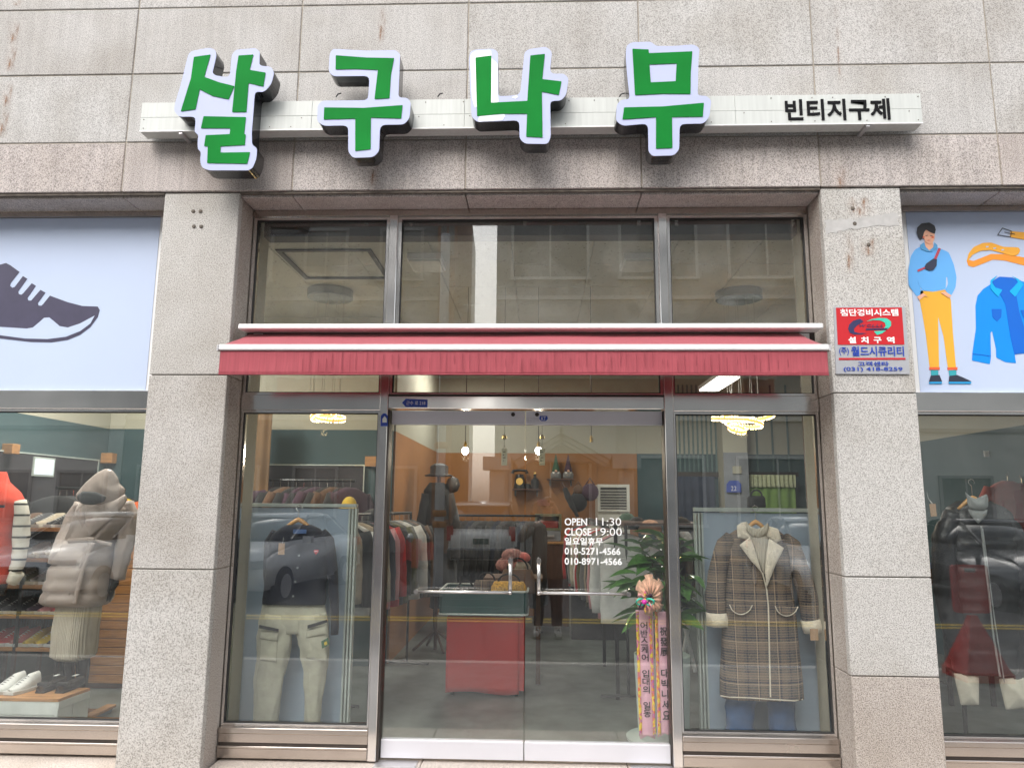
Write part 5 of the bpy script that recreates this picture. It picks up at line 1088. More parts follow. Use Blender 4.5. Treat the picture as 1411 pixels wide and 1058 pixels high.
def leaf(base, d, ln, parent, roll=0):
    o = bpy.data.objects.new('leaf', lme); COL.objects.link(o); o.parent = parent; d = Vector(d).normalized()
    o.location = Vector(base)-WL[parent.name]; q = d.to_track_quat('Y', 'Z'); o.rotation_mode = 'QUATERNION'; o.rotation_quaternion = q @ Matrix.Rotation(roll, 3, 'Y').to_quaternion(); o.scale = (ln*.75, ln, ln)
rl = random.Random(5)
for (bx, by, n) in ((905, 900, 0),):
    stems = [((916, 900), (905, 800), (880, 745)), ((918, 900), (915, 800), (915, 740)), ((922, 900), (930, 810), (938, 745)), ((914, 900), (890, 830), (868, 800)), ((924, 900), (938, 830), (945, 790)), ((918, 900), (908, 810), (895, 765))]
    for si, st_ in enumerate(stems):
        pts = [P(a, b, Yp+.05+rl.uniform(-.08, .08)) for a, b in st_]; pts[0] = Vector((pp0.x+rl.uniform(-.04, .04), Yp+.05, zpt-.06)); MB().tube(pts, [.010, .007, .004], 7).build('stem', 'stem', plt)
        for k in range(20):
            t = .42+.6*k/20; a = pts[0].lerp(pts[1], min(1, t*1.6)) if t < .62 else pts[1].lerp(pts[2], min(1, (t-.55)/.45)); an = rl.uniform(0, 6.28)
            leaf(a, (math.cos(an), math.sin(an)*.8-.15, rl.uniform(-.25, .55)), rl.uniform(.15, .26), plt, rl.uniform(-.6, .6))
for (a, b, dx, dz, l_) in ((880, 790, -1, .1, .2), (885, 800, -1, -.3, .22), (878, 840, -.8, -.9, .17), (870, 760, -.9, .5, .2), (905, 800, .9, -.5, .19), (875, 800, -1, -.1, .19), (936, 770, .8, .2, .2), (930, 800, .9, -.3, .2)):
    leaf(P(a, b, Yp-.10), (dx, -.25, dz), l_, plt, rl.uniform(-.3, .3))
# white support legs behind pot
t = thing('folding_easel', 'white folded stand legs behind the plant beside the right board', 'stand', P(945, 920, .6))
for a, b in (((936, 830), (958, 925)), ((958, 815), (935, 935))): MB().tube([P(*a, .62), P(*b, .62)], .014, 8).build('leg', 'white_alu', t)
# ribbons
M['ribbon'] = mat('pink_satin_ribbon', (.86, .48, .60), .45, var=.05, sheen=.2)
def confetti():
    m, nt, b = new_mat('foil_confetti_trim'); L = nt.links.new; co = coords(nt, (1, 1, 1)); v = N(nt, 'ShaderNodeTexVoronoi'); v.inputs['Scale'].default_value = 60; L(co, v.inputs['Vector']); sp_ = N(nt, 'ShaderNodeSeparateColor'); L(v.outputs['Color'], sp_.inputs[0])
    L(ramp(nt, [(0, (.75, .06, .04)), (.35, (.85, .60, .03)), (.6, (.85, .62, .04)), (.8, (.55, .12, .40)), (1, (.8, .2, .05))], sp_.outputs[0]), b.inputs['Base Color']); b.inputs['Roughness'].default_value = .3; return m
M['confetti'] = confetti(); YR = .12
rb = thing('congratulation_ribbon', 'pink lettered congratulation ribbons with peach bow hung on the plant', 'ribbon', P(893, 830, YR))
def strip(l0, r0, l1, r1, m, name, dy=0, cut=True):
    """hanging satin band from picture row y0 to y1"""
    vs = []; fs = []; n = 24
    for i in range(n+1):
        u = i/n; a = (l0[0]+(l1[0]-l0[0])*u, l0[1]+(l1[1]-l0[1])*u); b = (r0[0]+(r1[0]-r0[0])*u, r0[1]+(r1[1]-r0[1])*u)
        for k in range(3):
            px_ = a[0]+(b[0]-a[0])*k/2; py_ = a[1]+(b[1]-a[1])*k/2-(5 if (cut and i == n and k == 1) else 0); vs.append(P(px_, py_, YR+dy+.010*math.sin(u*5+k*.3)))
    for i in range(n):
        for k in range(2): fs.append((i*3+k, i*3+k+1, (i+1)*3+k+1, (i+1)*3+k))
    o = mesh_obj(name, vs, fs, m, rb, True); md = o.modifiers.new('thick', 'SOLIDIFY'); md.thickness = .0015; return o
strip((876, 840), (900, 840), (882, 1018), (903, 1018), 'ribbon', 'ribbon_band'); strip((902, 842), (922, 842), (906, 1016), (926, 1014), 'ribbon', 'ribbon_band')
for l0, l1 in (((876, 842), (881, 1014)), ((893.5, 842), (900, 1014)), ((902, 842), (907, 1014))): strip(l0, (l0[0]+4, l0[1]), l1, (l1[0]+4, l1[1]), 'confetti', 'foil_trim', -.006)
def vtext(chars, x0, y0, x1, y1, w_, h_):
    n = len(chars)
    for i, ch in enumerate(chars):
        if ch == ' ': continue
        u = (i+.5)/n; cx_, cy_ = x0+(x1-x0)*u, y0+(y1-y0)*u; ptext(ch, 'ribbon_lettering', (cx_-w_/2, cy_-h_/2), (cx_+w_/2, cy_+h_/2), YR-.013+.010*math.sin((cy_-840)/178*5), 'ink', rb, bold=.015, depth=.0008)
vtext('어반스케어 입대의 일동', 887, 856, 892, 988, 10, 10.5); vtext('祝發展 대박나세요', 914, 862, 918.5, 992, 11, 12.5)
bw = []; c0 = P(895, 823, YR-.03)
for k in range(13):
    a = k*2*math.pi/13+.2; r1 = SP(23 if k % 2 else 19, YR); vs = []; fs = []
    if math.sin(a) > -.2: r1 *= 1.0
    for i in range(5):
        u = i/4
        for j in range(5):
            v = -1+j/2; aa = a+v*.30*(.4+u*.6); vs.append(c0+Vector((r1*u*math.cos(aa)*.85, -.03-.035*math.sin(u*3)*(1-abs(v)*.4)+.012*(j % 2), r1*u*math.sin(aa)*1.15+.02*u)))
    for i in range(4):
        for j in range(4): fs.append((i*5+j, i*5+j+1, (i+1)*5+j+1, (i+1)*5+j))
    o = mesh_obj('bow_petal', vs, fs, 'c_peach', rb, True); md = o.modifiers.new('thick', 'SOLIDIFY'); md.thickness = .0015
for k, m in enumerate(['mint_print', 'c_purple', 'confetti', 'c_pink', 'mint_print', 'c_purple', 'confetti', 'c_pink']):
    a = k*math.pi/4; c1 = P(889, 829, YR-.09); MB().tube([c1+Vector((SP(11, YR)*math.cos(t)*math.cos(a)*.5+SP(6, YR)*math.cos(a), -.012*math.sin(t*2), SP(11, YR)*math.cos(t)*math.sin(a)*.5+SP(6, YR)*math.sin(a)+SP(4, YR)*math.sin(t))) for t in [j*math.pi/5 for j in range(10)]], .006, 6, True).build('bow_loop', m, rb, True)
p = P(888, 829, YR-.12); M['magenta'] = mat('magenta_foil', (.6, .03, .35), .3); MB().lathe([(.002, -.012), (.014, -.006), (.016, .004), (.006, .012)], p, 10, 'y').build('bow_heart', 'magenta', rb, True)
# ================================================================== left bay
Ym = .78
mn = thing('mannequin', 'black mannequin wearing the taupe hooded coat and cream skirt', 'mannequin', P(108, 945, Ym))
limb('leg', [(95, 880, 8), (95, 915, 7), (96, 950, 5.5)], Ym, 'skin_dark', mn); limb('leg', [(114, 880, 9), (114, 915, 8.5), (113, 950, 6)], Ym, 'skin_dark', mn)
limb('torso', [(120, 670, 9), (122, 690, 14), (120, 740, 15), (112, 800, 19), (106, 880, 17)], Ym+.05, 'skin_dark', mn, .7)
limb('hand', [(158, 793, 6), (156, 803, 7), (151, 814, 5)], Ym-.02, 'skin_dark', mn)
for k in range(4): limb('finger', [(150+k*2.2, 811, 2), (148+k*2, 820, 1.7), (146+k*1.6, 826+k % 2*2, 1.2)], Ym-.02, 'skin_dark', mn, 1, 8, 0)
box('base', P(95, 950, Ym).x-.12, P(115, 950, Ym).x+.12, Ym-.16, Ym+.16, ZF, ZF+.015, 'steel_sill', mn, .004)
sk = thing('knit_skirt', 'cream ribbed knit skirt below the taupe coat', 'skirt', P(103, 905, Ym)); loft('body', [(815, 86, 134, 1), (850, 83, 131, 1), (880, 79, 128, 1), (901, 76, 126, 1), (906, 84, 123, .9)], Ym, .30, 'knit_cream', sk, fold=.13, ff=6, n=48)
pc = thing('hooded_coat', 'taupe hooded down coat tied with a belt on the black mannequin', 'coat', P(110, 830, Ym)); Yf = Ym-.02
loft('bodice', [(688, 118, 166, .6), (700, 112, 180, .9), (720, 108, 180, 1), (738, 101, 163, .95), (746, 96, 158, .9)], Yf, .34, 'puffer', pc, fold=.22, ff=3, seed=3, n=40)
loft('skirt_panel', [(744, 95, 158, .92), (756, 88, 158, 1.05), (780, 78, 158, 1.15), (805, 71, 154, 1.2), (826, 65, 148, 1.2), (833, 68, 144, 1)], Yf, .36, 'puffer', pc, fold=.12, ff=3, quilt=.098, seed=6, n=48)
limb('sleeve', [(172, 693, 12), (178, 715, 13), (174, 745, 12), (167, 775, 10.5), (161, 797, 9.5)], Yf, 'puffer', pc, .9, 20, .14, seed=2)
limb('sleeve', [(112, 694, 10), (103, 712, 11), (92, 738, 10.5, -.04), (82, 760, 9.5, -.1), (73, 778, 7, -.12)], Yf-.03, 'puffer', pc, .9, 20, .14, seed=7)
ox, oy, s = 0, 640, 4.81
pillow('hood', [(560,125),(640,55),(700,25),(745,35),(785,90),(790,125),(830,160),(830,195),(790,230),(730,255),(620,272),(540,262),(500,220),(505,195)], Yf-.13, .26, 'puffer', pc, ox, oy, s, r=.03, cell=.016, wob=.25)
pillow('hood_opening_shade', [(508,203),(548,176),(640,182),(705,212),(690,245),(612,268),(550,260),(515,236)], Yf-.262, .03, 'c_char', pc, ox, oy, s, r=.01)  # dark pad paints the shaded inside of the hood
pillow('collar_wrap', [(570,290),(640,275),(770,232),(830,190),(845,235),(800,300),(700,390),(600,480),(575,430),(565,380)], Yf-.17, .10, 'puffer', pc, ox, oy, s, r=.02, cell=.014)
pillow('collar_wrap', [(530,275),(560,262),(590,300),(575,380),(590,470),(560,480),(530,400),(515,330)], Yf-.15, .08, 'puffer', pc, ox, oy, s, r=.02, cell=.014)
pillow('belt', [(445,490),(590,480),(745,520),(740,545),(600,512),(450,520)], Yf-.17, .03, 'puffer', pc, ox, oy, s, r=.006); pillow('belt_knot', [(575,478),(625,482),(630,512),(585,516)], Yf-.20, .05, 'puffer', pc, ox, oy, s, r=.008)
pillow('belt_tail', [(590,512),(615,512),(560,640),(480,800),(440,910),(425,905),(480,770),(540,630)], Yf-.20, .022, 'puffer', pc, ox, oy, s, r=.004)
pillow('front_placket', [(600,515),(630,520),(560,690),(530,830),(505,925),(480,920),(500,820),(540,680)], Yf-.215, .05, 'puffer', pc, ox, oy, s, r=.006)
# second mannequin, partly cut by the frame
Yv = .62
m2 = thing('mannequin', 'headless black mannequin in the red vest at the far left', 'mannequin', P(0, 950, Yv)); limb('torso', [(-2, 655, 7), (-3, 668, 9), (-4, 700, 20), (-5, 790, 16), (-5, 822, 12)], Yv+.05, 'skin_dark', m2, .6); MB().tube([P(-8, 850, Yv+.05), P(-8, 962, Yv+.05)], .015, 8).build('pole', 'steel_bright', m2)
vt = thing('red_vest', 'bright red padded vest over striped sleeves at the far left edge', 'vest', P(-5, 800, Yv)); loft('body', [(650, -12, 5, .5), (664, -16, 9, .6), (678, -34, 24, .8), (690, -37, 29, 1), (740, -33, 19, 1), (803, -30, 12, 1)], Yv, .26, 'c_scarlet', vt, fold=.12, seed=2); pbox('chest_patch', (0, 695.5), (6, 699.5), Yv-.145, Yv-.138, 'c_navy', vt)
M['stripe'] = None
def stripes():
    m, nt, b = new_mat('cream_black_stripe_knit'); L = nt.links.new; tc = N(nt, 'ShaderNodeTexCoord'); sx = N(nt, 'ShaderNodeSeparateXYZ'); L(tc.outputs['Object'], sx.inputs[0])
    a = N(nt, 'ShaderNodeMath', operation='MULTIPLY'); a.inputs[1].default_value = 1/.078; L(sx.outputs[2], a.inputs[0]); f = N(nt, 'ShaderNodeMath', operation='FRACT'); L(a.outputs[0], f.inputs[0])
    L(ramp(nt, [(.80, (.60, .57, .50)), (.82, (.03, .03, .03))], f.outputs[0]), b.inputs['Base Color']); b.inputs['Roughness'].default_value = .95; return m
M['stripe'] = stripes()
ss = thing('striped_sweater', 'cream sweater with thin black stripes under the red vest', 'sweater', P(20, 800, Yv)); limb('sleeve', [(27, 690, 8), (30, 710, 10), (29, 740, 10.5), (26, 770, 9), (21, 788, 8)], Yv-.02, 'stripe', ss, .9, 18, .1); limb('cuff', [(24, 788, 9.5), (19, 797, 8.5), (15, 803, 7)], Yv-.02, 'c_cream', ss, .9); limb('sleeve', [(-37, 690, 8), (-42, 740, 10), (-40, 790, 8)], Yv-.02, 'stripe', ss, .9)
limb('neck_band', [(-3, 655, 9), (-3, 664, 10)], Yv, 'c_cream', ss)
# slatted wooden panel
Yw = 1.55
sw = thing('slat_wall', 'varnished pine slat panel standing behind the hooded coat', 'slat panel', P(150, 945, Yw)); a, b = P(118, 700, Yw), P(176, 942, Yw); n = 17
zt = P(150, 735, Yw).z
for k in range(n): z0 = b.z+(zt-b.z)*k/n; MB().box(a.x, b.x+.25, Yw+random.uniform(0, .002), Yw+.018, z0+.003, z0+(zt-b.z)/n-.003, .002).build('slat', 'wood', sw)
box('backing', a.x, b.x+.25, Yw+.02, Yw+.04, b.z-.04, zt, 'dark_wood', sw)
for x in (a.x+.05, b.x+.2): box('post', x-.02, x+.02, Yw+.041, Yw+.08, ZF, zt, 'dark_wood', sw)
# shoe shelves
SHOE = None
def shoe_proto():
    t = thing('shoe', 'x', 'shoe'); L_ = .27; vs = []; fs = []; n = 12
    for i in range(15):
        u = i/14; x = L_*(u-.5); wd = .036+.016*math.sin(math.pi*min(1, u*1.1))*(1 if u > .4 else .6); wd *= (1-.75*max(0, u-.86)/.14)**.7 if u > .86 else (.8+.2*min(1, u/.08))
        h = .095-.012*u if u < .28 else .095-.012*.28-(u-.28)*.115 if u < .75 else .0375-(u-.75)*.06
        h = max(h, .016)
        for k in range(n+1): a = math.pi*k/n; vs.append((x, wd*math.cos(a), .018+h*math.sin(a)**.7))
    for i in range(14):
        for k in range(n): fs.append((i*(n+1)+k, i*(n+1)+k+1, (i+1)*(n+1)+k+1, (i+1)*(n+1)+k))
    fs.append(tuple(range(n+1))); fs.append(tuple(14*(n+1)+k for k in range(n+1))[::-1]); mesh_obj('upper', vs, fs, 'c_white', t, True)
    out = [(L_*(u-.5)*1.03, (.036+.017*math.sin(math.pi*u))*1.08*s_) for s_ in (-1, 1) for u in ([k/8 for k in range(9)] if s_ < 0 else [1-k/8 for k in range(9)])]
    n2 = len(out); vs = [(x, y, z+(.012*max(0, x/.13-.7))) for z in (0, .022) for x, y in out]; mesh_obj('sole', vs, [(i, (i+1) % n2, n2+(i+1) % n2, n2+i) for i in range(n2)]+[tuple(range(n2))[::-1], tuple(n2+i for i in range(n2))], 'c_cream', t)
    mb = MB()
    for k in range(5): x = -.03+k*.022; z = .108-(x+.06)*.42; mb.tube([(x, -.026, z-.012), (x+.006, 0, z+.006), (x, .026, z-.012)], .003, 5)
    mb.build('laces', 'c_white', t); return t
SHOE = shoe_proto(); first = [True]
def shoe(label, x, y, z, rz, up, sole='c_cream', lace='c_white', group=None, sc_=1):
    if first[0]: t = SHOE; first[0] = False
    else: t = copy_tree(SHOE)
    t.location = (x, y, z); t.rotation_euler = (0, 0, rz); t.scale = (sc_,)*3; tag(t, label, 'shoe', group); recolor(t, {'upper': up, 'sole': sole, 'laces': lace}); return t
Yh = 1.20
sh = thing('shoe_rack', 'open wooden shoe shelves in the left bay', 'shelf', (P(60, 900, Yh).x, Yh, ZF)); xl, xr = -4.30, P(110, 800, Yh).x
rows = [(762, 'denim'), (770+32, 'a'), (847, 'b'), (892, 'c')]
zs = [P(60, y, Yh-.15).z for y in (727, 769, 806, 847, 892)]
for z in zs: MB().box(xl, xr, Yh-.16, Yh+.16, z-.028, z, .003).build('shelf_board', 'wood_x', sh)
for x in (xl+.02, xl+.3, xr-.02):
    for y in (Yh-.15, Yh+.15): box('post', x-.012, x+.012, y-.012, y+.012, ZF, zs[0]+.02, 'black', sh)
mb = MB()
for k in range(30):
    x = xl+(xr-xl)*k/29; mb.box(x-.002, x+.002, Yh+.17, Yh+.174, zs[4], zs[0])
for k in range(18): z = zs[4]+(zs[0]-zs[4])*k/17; mb.box(xl, xr, Yh+.1745, Yh+.178, z-.002, z+.002)
o = mb.build('wire_grid', 'black', sh); o['kind'] = 'stuff'
sets = {0: ('top shelf', [('brown', 'c_brown'), ('brown', 'c_brown'), ('charcoal', 'c_char'), ('beige', 'c_beige'), ('black', 'c_black')]),
        1: ('second shelf', [('orange red', 'c_orange'), ('black', 'c_black'), ('white', 'c_white'), ('beige', 'c_beige')]), 2: ('third shelf', [('grey', 'c_grey'), ('pale grey', 'c_cream'), ('olive', 'c_olive'), ('grey', 'c_grey'), ('charcoal', 'c_char')]),
        3: ('fourth shelf', [('black', 'c_black'), ('charcoal', 'c_char'), ('black', 'c_black'), ('purple', 'c_purple'), ('pink', 'c_pink'), ('red', 'c_red')]), 4: ('bottom shelf', [('bright red', 'c_red'), ('bright red', 'c_red'), ('coral', 'c_coral'), ('mustard', 'c_yellow'), ('mustard', 'c_yellow'), ('black', 'c_black')])}
for r, (nm, cols) in sets.items():
    for k in range(14):
        x = -4.22+.10*k
        if x > xr-.06: break
        c = cols[min(len(cols)-1, k)]; shoe('%s sneaker, %s from the left on the %s of the shoe rack' % (c[0], ORD[k], nm), x, Yh-.02, zs[r]+.001, rad(-100)+rl.uniform(-.1, .1), c[1], 'c_white' if k % 3 else 'c_cream', 'c_white', 'sneakers on the shoe rack')
# low white crate with four shoes
cr = thing('white_crate', 'low white plank crate with tan top in the left bay', 'crate', P(40, 990, .3)); zt = P(60, 962, .18).z; x1 = PZ(122, 948, zt).x; x0 = -4.4; xf = PZ(80, 963, zt).x
yb, yf = PZ(60, 946, zt).y, PZ(40, 962, zt).y
def skew(name, pts, z0, z1, m):
    n = len(pts); vs = [(x, y, z) for z in (z0, z1) for x, y in pts]; return mesh_obj(name, vs, [tuple(range(n))[::-1], tuple(n+i for i in range(n))]+[(i, (i+1) % n, n+(i+1) % n, n+i) for i in range(n)], m, cr)
skew('top_board', [(x0, yf), (xf, yf), (x1, yb), (x0, yb)], zt-.018, zt, 'wood_x')
for z0, z1 in ((ZF, zt-.105), (zt-.101, zt-.019)): skew('front_plank', [(x0, yf+.004), (xf-.003, yf+.004), (xf-.003, yf+.02), (x0, yf+.02)], z0, z1, 'crate_white')
d = Vector((x1-xf, yb-yf)); 
for u0, u1 in ((.0, .47), (.48, 1)): skew('side_plank', [(xf+d.x*u0, yf+d.y*u0+.003), (xf+d.x*u1, yf+d.y*u1), (xf+d.x*u1-.02, yf+d.y*u1+.0), (xf+d.x*u0-.02, yf+d.y*u0+.003)], ZF, zt-.065, 'crate_white')
skew('side_rail', [(xf+.004, yf+.002), (x1+.004, yb), (x1-.016, yb), (xf-.016, yf+.002)], zt-.062, zt-.019, 'crate_white')
for x, lab, up in ((2, 'white running shoe cut by the left edge, on the low crate', 'c_white'), (23, 'white running shoe beside the black flat shoes on the low crate', 'c_white')):
    p = PZ(x, 955, zt); shoe(lab, p.x, p.y+.06, zt+.001, rad(-95), up, 'c_white', 'c_grey', None, .92)
for x, w_ in ((57, 'left'), (84, 'right')):
    p = PZ(x, 954, zt); t = thing('flat_shoe', 'black patent flat shoe with bow, %s one of the pair on the crate' % w_, 'shoe', (p.x, p.y, zt)); L_ = .25
    vs = []; fs = []; n = 10
    for i in range(13):
        u = i/12; y = p.y-.02+L_*u; wd = .043*math.sin(math.pi*(.12+.80*u))**.5; h = .035+.03*u
        for k in range(n+1): a = math.pi*k/n; vs.append((p.x+wd*math.cos(a), y, zt+.012+h*(math.sin(a)**.5)*(1 if u < .35 else .95-.25*math.sin(a)**3)))
    for i in range(12):
        for k in range(n): fs.append((i*(n+1)+k, i*(n+1)+k+1, (i+1)*(n+1)+k+1, (i+1)*(n+1)+k))
    mesh_obj('upper', vs, fs+[tuple(range(n+1)), tuple(12*(n+1)+k for k in range(n+1))[::-1]], 'skin_dark', t, True); box('heel', p.x-.03, p.x+.03, p.y-.02, p.y+.22, zt+.0005, zt+.0115, 'c_black', t); MB().obox((p.x, p.y+.015, zt+.052), .07, .03, .018).build('bow', 'c_black', t); box('insole_label', p.x-.012, p.x+.012, p.y+.12, p.y+.17, zt+.078, zt+.080, 'c_white', t)
t = thing('wooden_board', 'small dark wooden board on the floor right of the white crate', 'board', P(132, 985, .45)); p, q = PZ(112, 990, .10), PZ(155, 976, .10); box('plank', p.x, q.x, p.y, q.y+.05, ZF+.03, ZF+.05, 'wood_x', t, .003); box('underframe', p.x+.02, q.x-.02, p.y+.02, q.y+.03, ZF+.001, ZF+.029, 'c_grey', t)
# ================================================================== right bay
Yq = .42
hg = thing('clothes_hanger', 'wooden hanger holding the black down coat in the right bay', 'hanger', P(1339, 683, Yq)); hanger(hg, P(1340, 683, Yq-.08), .10, hook=.15)
bc = thing('down_coat', 'long black quilted down coat with white cuffs in the right bay', 'coat', P(1350, 925, Yq))
loft('body', [(690, 1322, 1362, .6), (700, 1306, 1382, .85), (730, 1298, 1396, 1), (820, 1300, 1402, 1.1), (925, 1308, 1398, 1.15)], Yq, .26, 'puffer_black', bc, quilt=.085, fold=.08, n=40)
limb('sleeve', [(1312, 705, 11), (1300, 740, 15), (1304, 820, 15), (1320, 880, 15), (1330, 926, 14)], Yq-.06, 'puffer_black', bc, .9, 20, .06, quilt=.08); limb('sleeve', [(1376, 705, 11), (1398, 740, 15), (1404, 820, 15), (1399, 880, 15), (1394, 935, 14)], Yq-.04, 'puffer_black', bc, .9, 20, .06, quilt=.08)
pillow('cuff', [(1314, 927), (1349, 930), (1349, 971), (1324, 971)], Yq-.10, .10, 'c_cream', bc, r=.01); pillow('cuff', [(1376, 935), (1411, 933), (1424, 974), (1386, 978)], Yq-.10, .10, 'c_cream', bc, r=.01)
MB().tube([P(a, b, Yq-.17) for a, b in ((1352, 725), (1357, 770), (1363, 820), (1368, 870), (1378, 932))], .0055, 6).build('zip', 'knit_grey', bc)
MB().tube([P(a, b, Yq-.172) for a, b in ((1354, 728), (1361, 780), (1370, 850), (1384, 940))], .0035, 6).build('zip', 'knit_grey', bc)
kn = thing('knit_hood', 'pale grey knitted neck warmer folded inside the black down coat', 'knitwear', P(1347, 728, Yq-.15)); ox, oy, s = 1260, 560, 4.41
pillow('fold', [(305,515),(330,540),(370,560),(420,540),(440,530),(450,560),(448,610),(425,630),(340,622),(322,590),(320,560)], Yq-.175, .06, 'knit_grey', kn, ox, oy, s, r=.01); pillow('front', [(325,625),(445,625),(440,660),(388,712),(345,665)], Yq-.165, .04, 'knit_grey', kn, ox, oy, s, r=.006)
t = thing('price_tag', 'brown card price tag with loop string by the right pillar', 'price tag', P(1285, 718, .2)); flat('card', [(90,592),(128,590),(136,665),(100,668)], .2, 'card', t, ox, oy, s); MB().tube([P(ox+a/s, oy+b/s, .205) for a, b in ((108, 592), (85, 560), (75, 520), (85, 560), (112, 590))], .0015, 5).build('string', 'c_white', t)
r0, r1 = (2.62, 2.0), (3.45, 2.3); rack('dark clothes rack at the back of the right bay', r0, r1, 1.62); fill(r0, r1, 1.62, 10, ['coat', 'jacket'], ['c_black', 'c_char', 'c_navy', 'c_black'], 'of the back rack, right bay', 'garments on the back rack of the right bay', rad(70))
hang('shirt', P(1388, 655, 1.9).x, 1.9, P(1388, 652, 1.9).z, rad(10), 'c_coral', 'alone on the teal wall of the right bay', 'single garments'); hang('jacket', P(1412, 655, 1.9).x, 1.95, P(1412, 655, 1.9).z, rad(15), 'c_red', 'cut by the right edge in the right bay', 'single garments')
hang('coat', 3.55, 1.6, 1.45, rad(40), 'c_char', 'behind the black down coat', 'single garments')
t = thing('light_switch', 'small white switch plate on the teal wall of the right bay', 'switch', P(1359, 625, 2.4)); pbox('plate', (1356, 621), (1363, 629), 2.4, 2.41, 'chalk', t); pbox('rocker', (1358, 623), (1361, 627), 2.396, 2.3995, 'rim', t)
t = thing('wall_box', 'wooden wall lamp box behind the coral shirt in the right bay', 'wall box', P(1395, 640, 2.3)); pbox('box', (1391, 632), (1402, 650), 2.3, 2.36, 'wood_x', t)
t = thing('cardboard_box', 'brown cardboard box with folded blue cloth in the right bay', 'box', P(1320, 800, 1.6)); p, q = P(1306, 787, 1.5), P(1343, 802, 1.5); box('carton', p.x, q.x, 1.5, 1.8, q.z, p.z, 'c_brown', t, .005); MB().box(p.x-.02, q.x+.0, 1.5, 1.78, p.z+.001, p.z+.05, .015).build('folded_cloth', 'c_blue', t); box('table', p.x-.1, q.x+.1, 1.45, 1.85, q.z-.03, q.z-.001, 'dark_wood', t)
for a in (p.x-.06, q.x+.06): box('table_leg', a-.015, a+.015, 1.48, 1.51, ZF, q.z-.031, 'black', t)
bst = thing('coat_dummy_stand', 'dark pole stand under the black down coat', 'stand', P(1330, 1013, Yq)); MB().tube([P(1328, 960, Yq+.02), P(1331, 1012, Yq+.02)], .014, 8).build('pole', 'black', bst); MB().tube([P(1331, 1012, Yq+.02), P(1345, 1016, Yq+.02)], .012, 6).build('foot', 'black', bst)
# ================================================================== the street behind the photographer, seen in the glass
def RP(px, py, D): p = P(px, py, D); return Vector((p.x, -D, p.z))
M['car_silver'] = mat('silver_car_paint', (.76, .78, .80), .3, .05, var=.02, coat=1); M['car_white'] = mat('ivory_white_car_paint', (.86, .85, .81), .3, .0, var=.02, coat=1); M['car_grey'] = mat('dark_grey_car_paint', (.10, .105, .115), .25, .5, var=.02, coat=1)
M['car_glass'] = mat('dark_car_glass', (.02, .025, .03), .06, .0, var=.1, coat=1); M['lamp_clear'] = mat('headlamp_glass', (.5, .52, .55), .1, .3, coat=1); M['lamp_red'] = mat('tail_lamp_red', (.45, .01, .01), .2, coat=1); M['plate_white'] = mat('number_plate', (.6, .62, .58), .5)
def bev_prism(prof, hw, bev, m, name, parent, taper=None):
    """side profile (x, z) given a half width hw(z) and softened edges"""
    bm = bmesh.new(); a = [bm.verts.new((x, -hw(x, z), z)) for x, z in prof]; b = [bm.verts.new((x, hw(x, z), z)) for x, z in prof]; n = len(prof)
    bm.faces.new(a); bm.faces.new(b[::-1])
    for i in range(n): bm.faces.new((a[i], b[i], b[(i+1) % n], a[(i+1) % n]))
    bmesh.ops.recalc_face_normals(bm, faces=bm.faces); es = [e for e in bm.edges if len(e.link_faces) == 2 and e.calc_face_angle(0) > .5]
    bmesh.ops.bevel(bm, geom=es, offset=bev, segments=3, affect='EDGES', clamp_overlap=True); bm.verts.ensure_lookup_table()
    vs = [v.co.copy() for v in bm.verts]; fs = [tuple(v.index for v in f.verts) for f in bm.faces]; bm.free(); o = mesh_obj(name, vs, fs, m, parent, True)
    return o
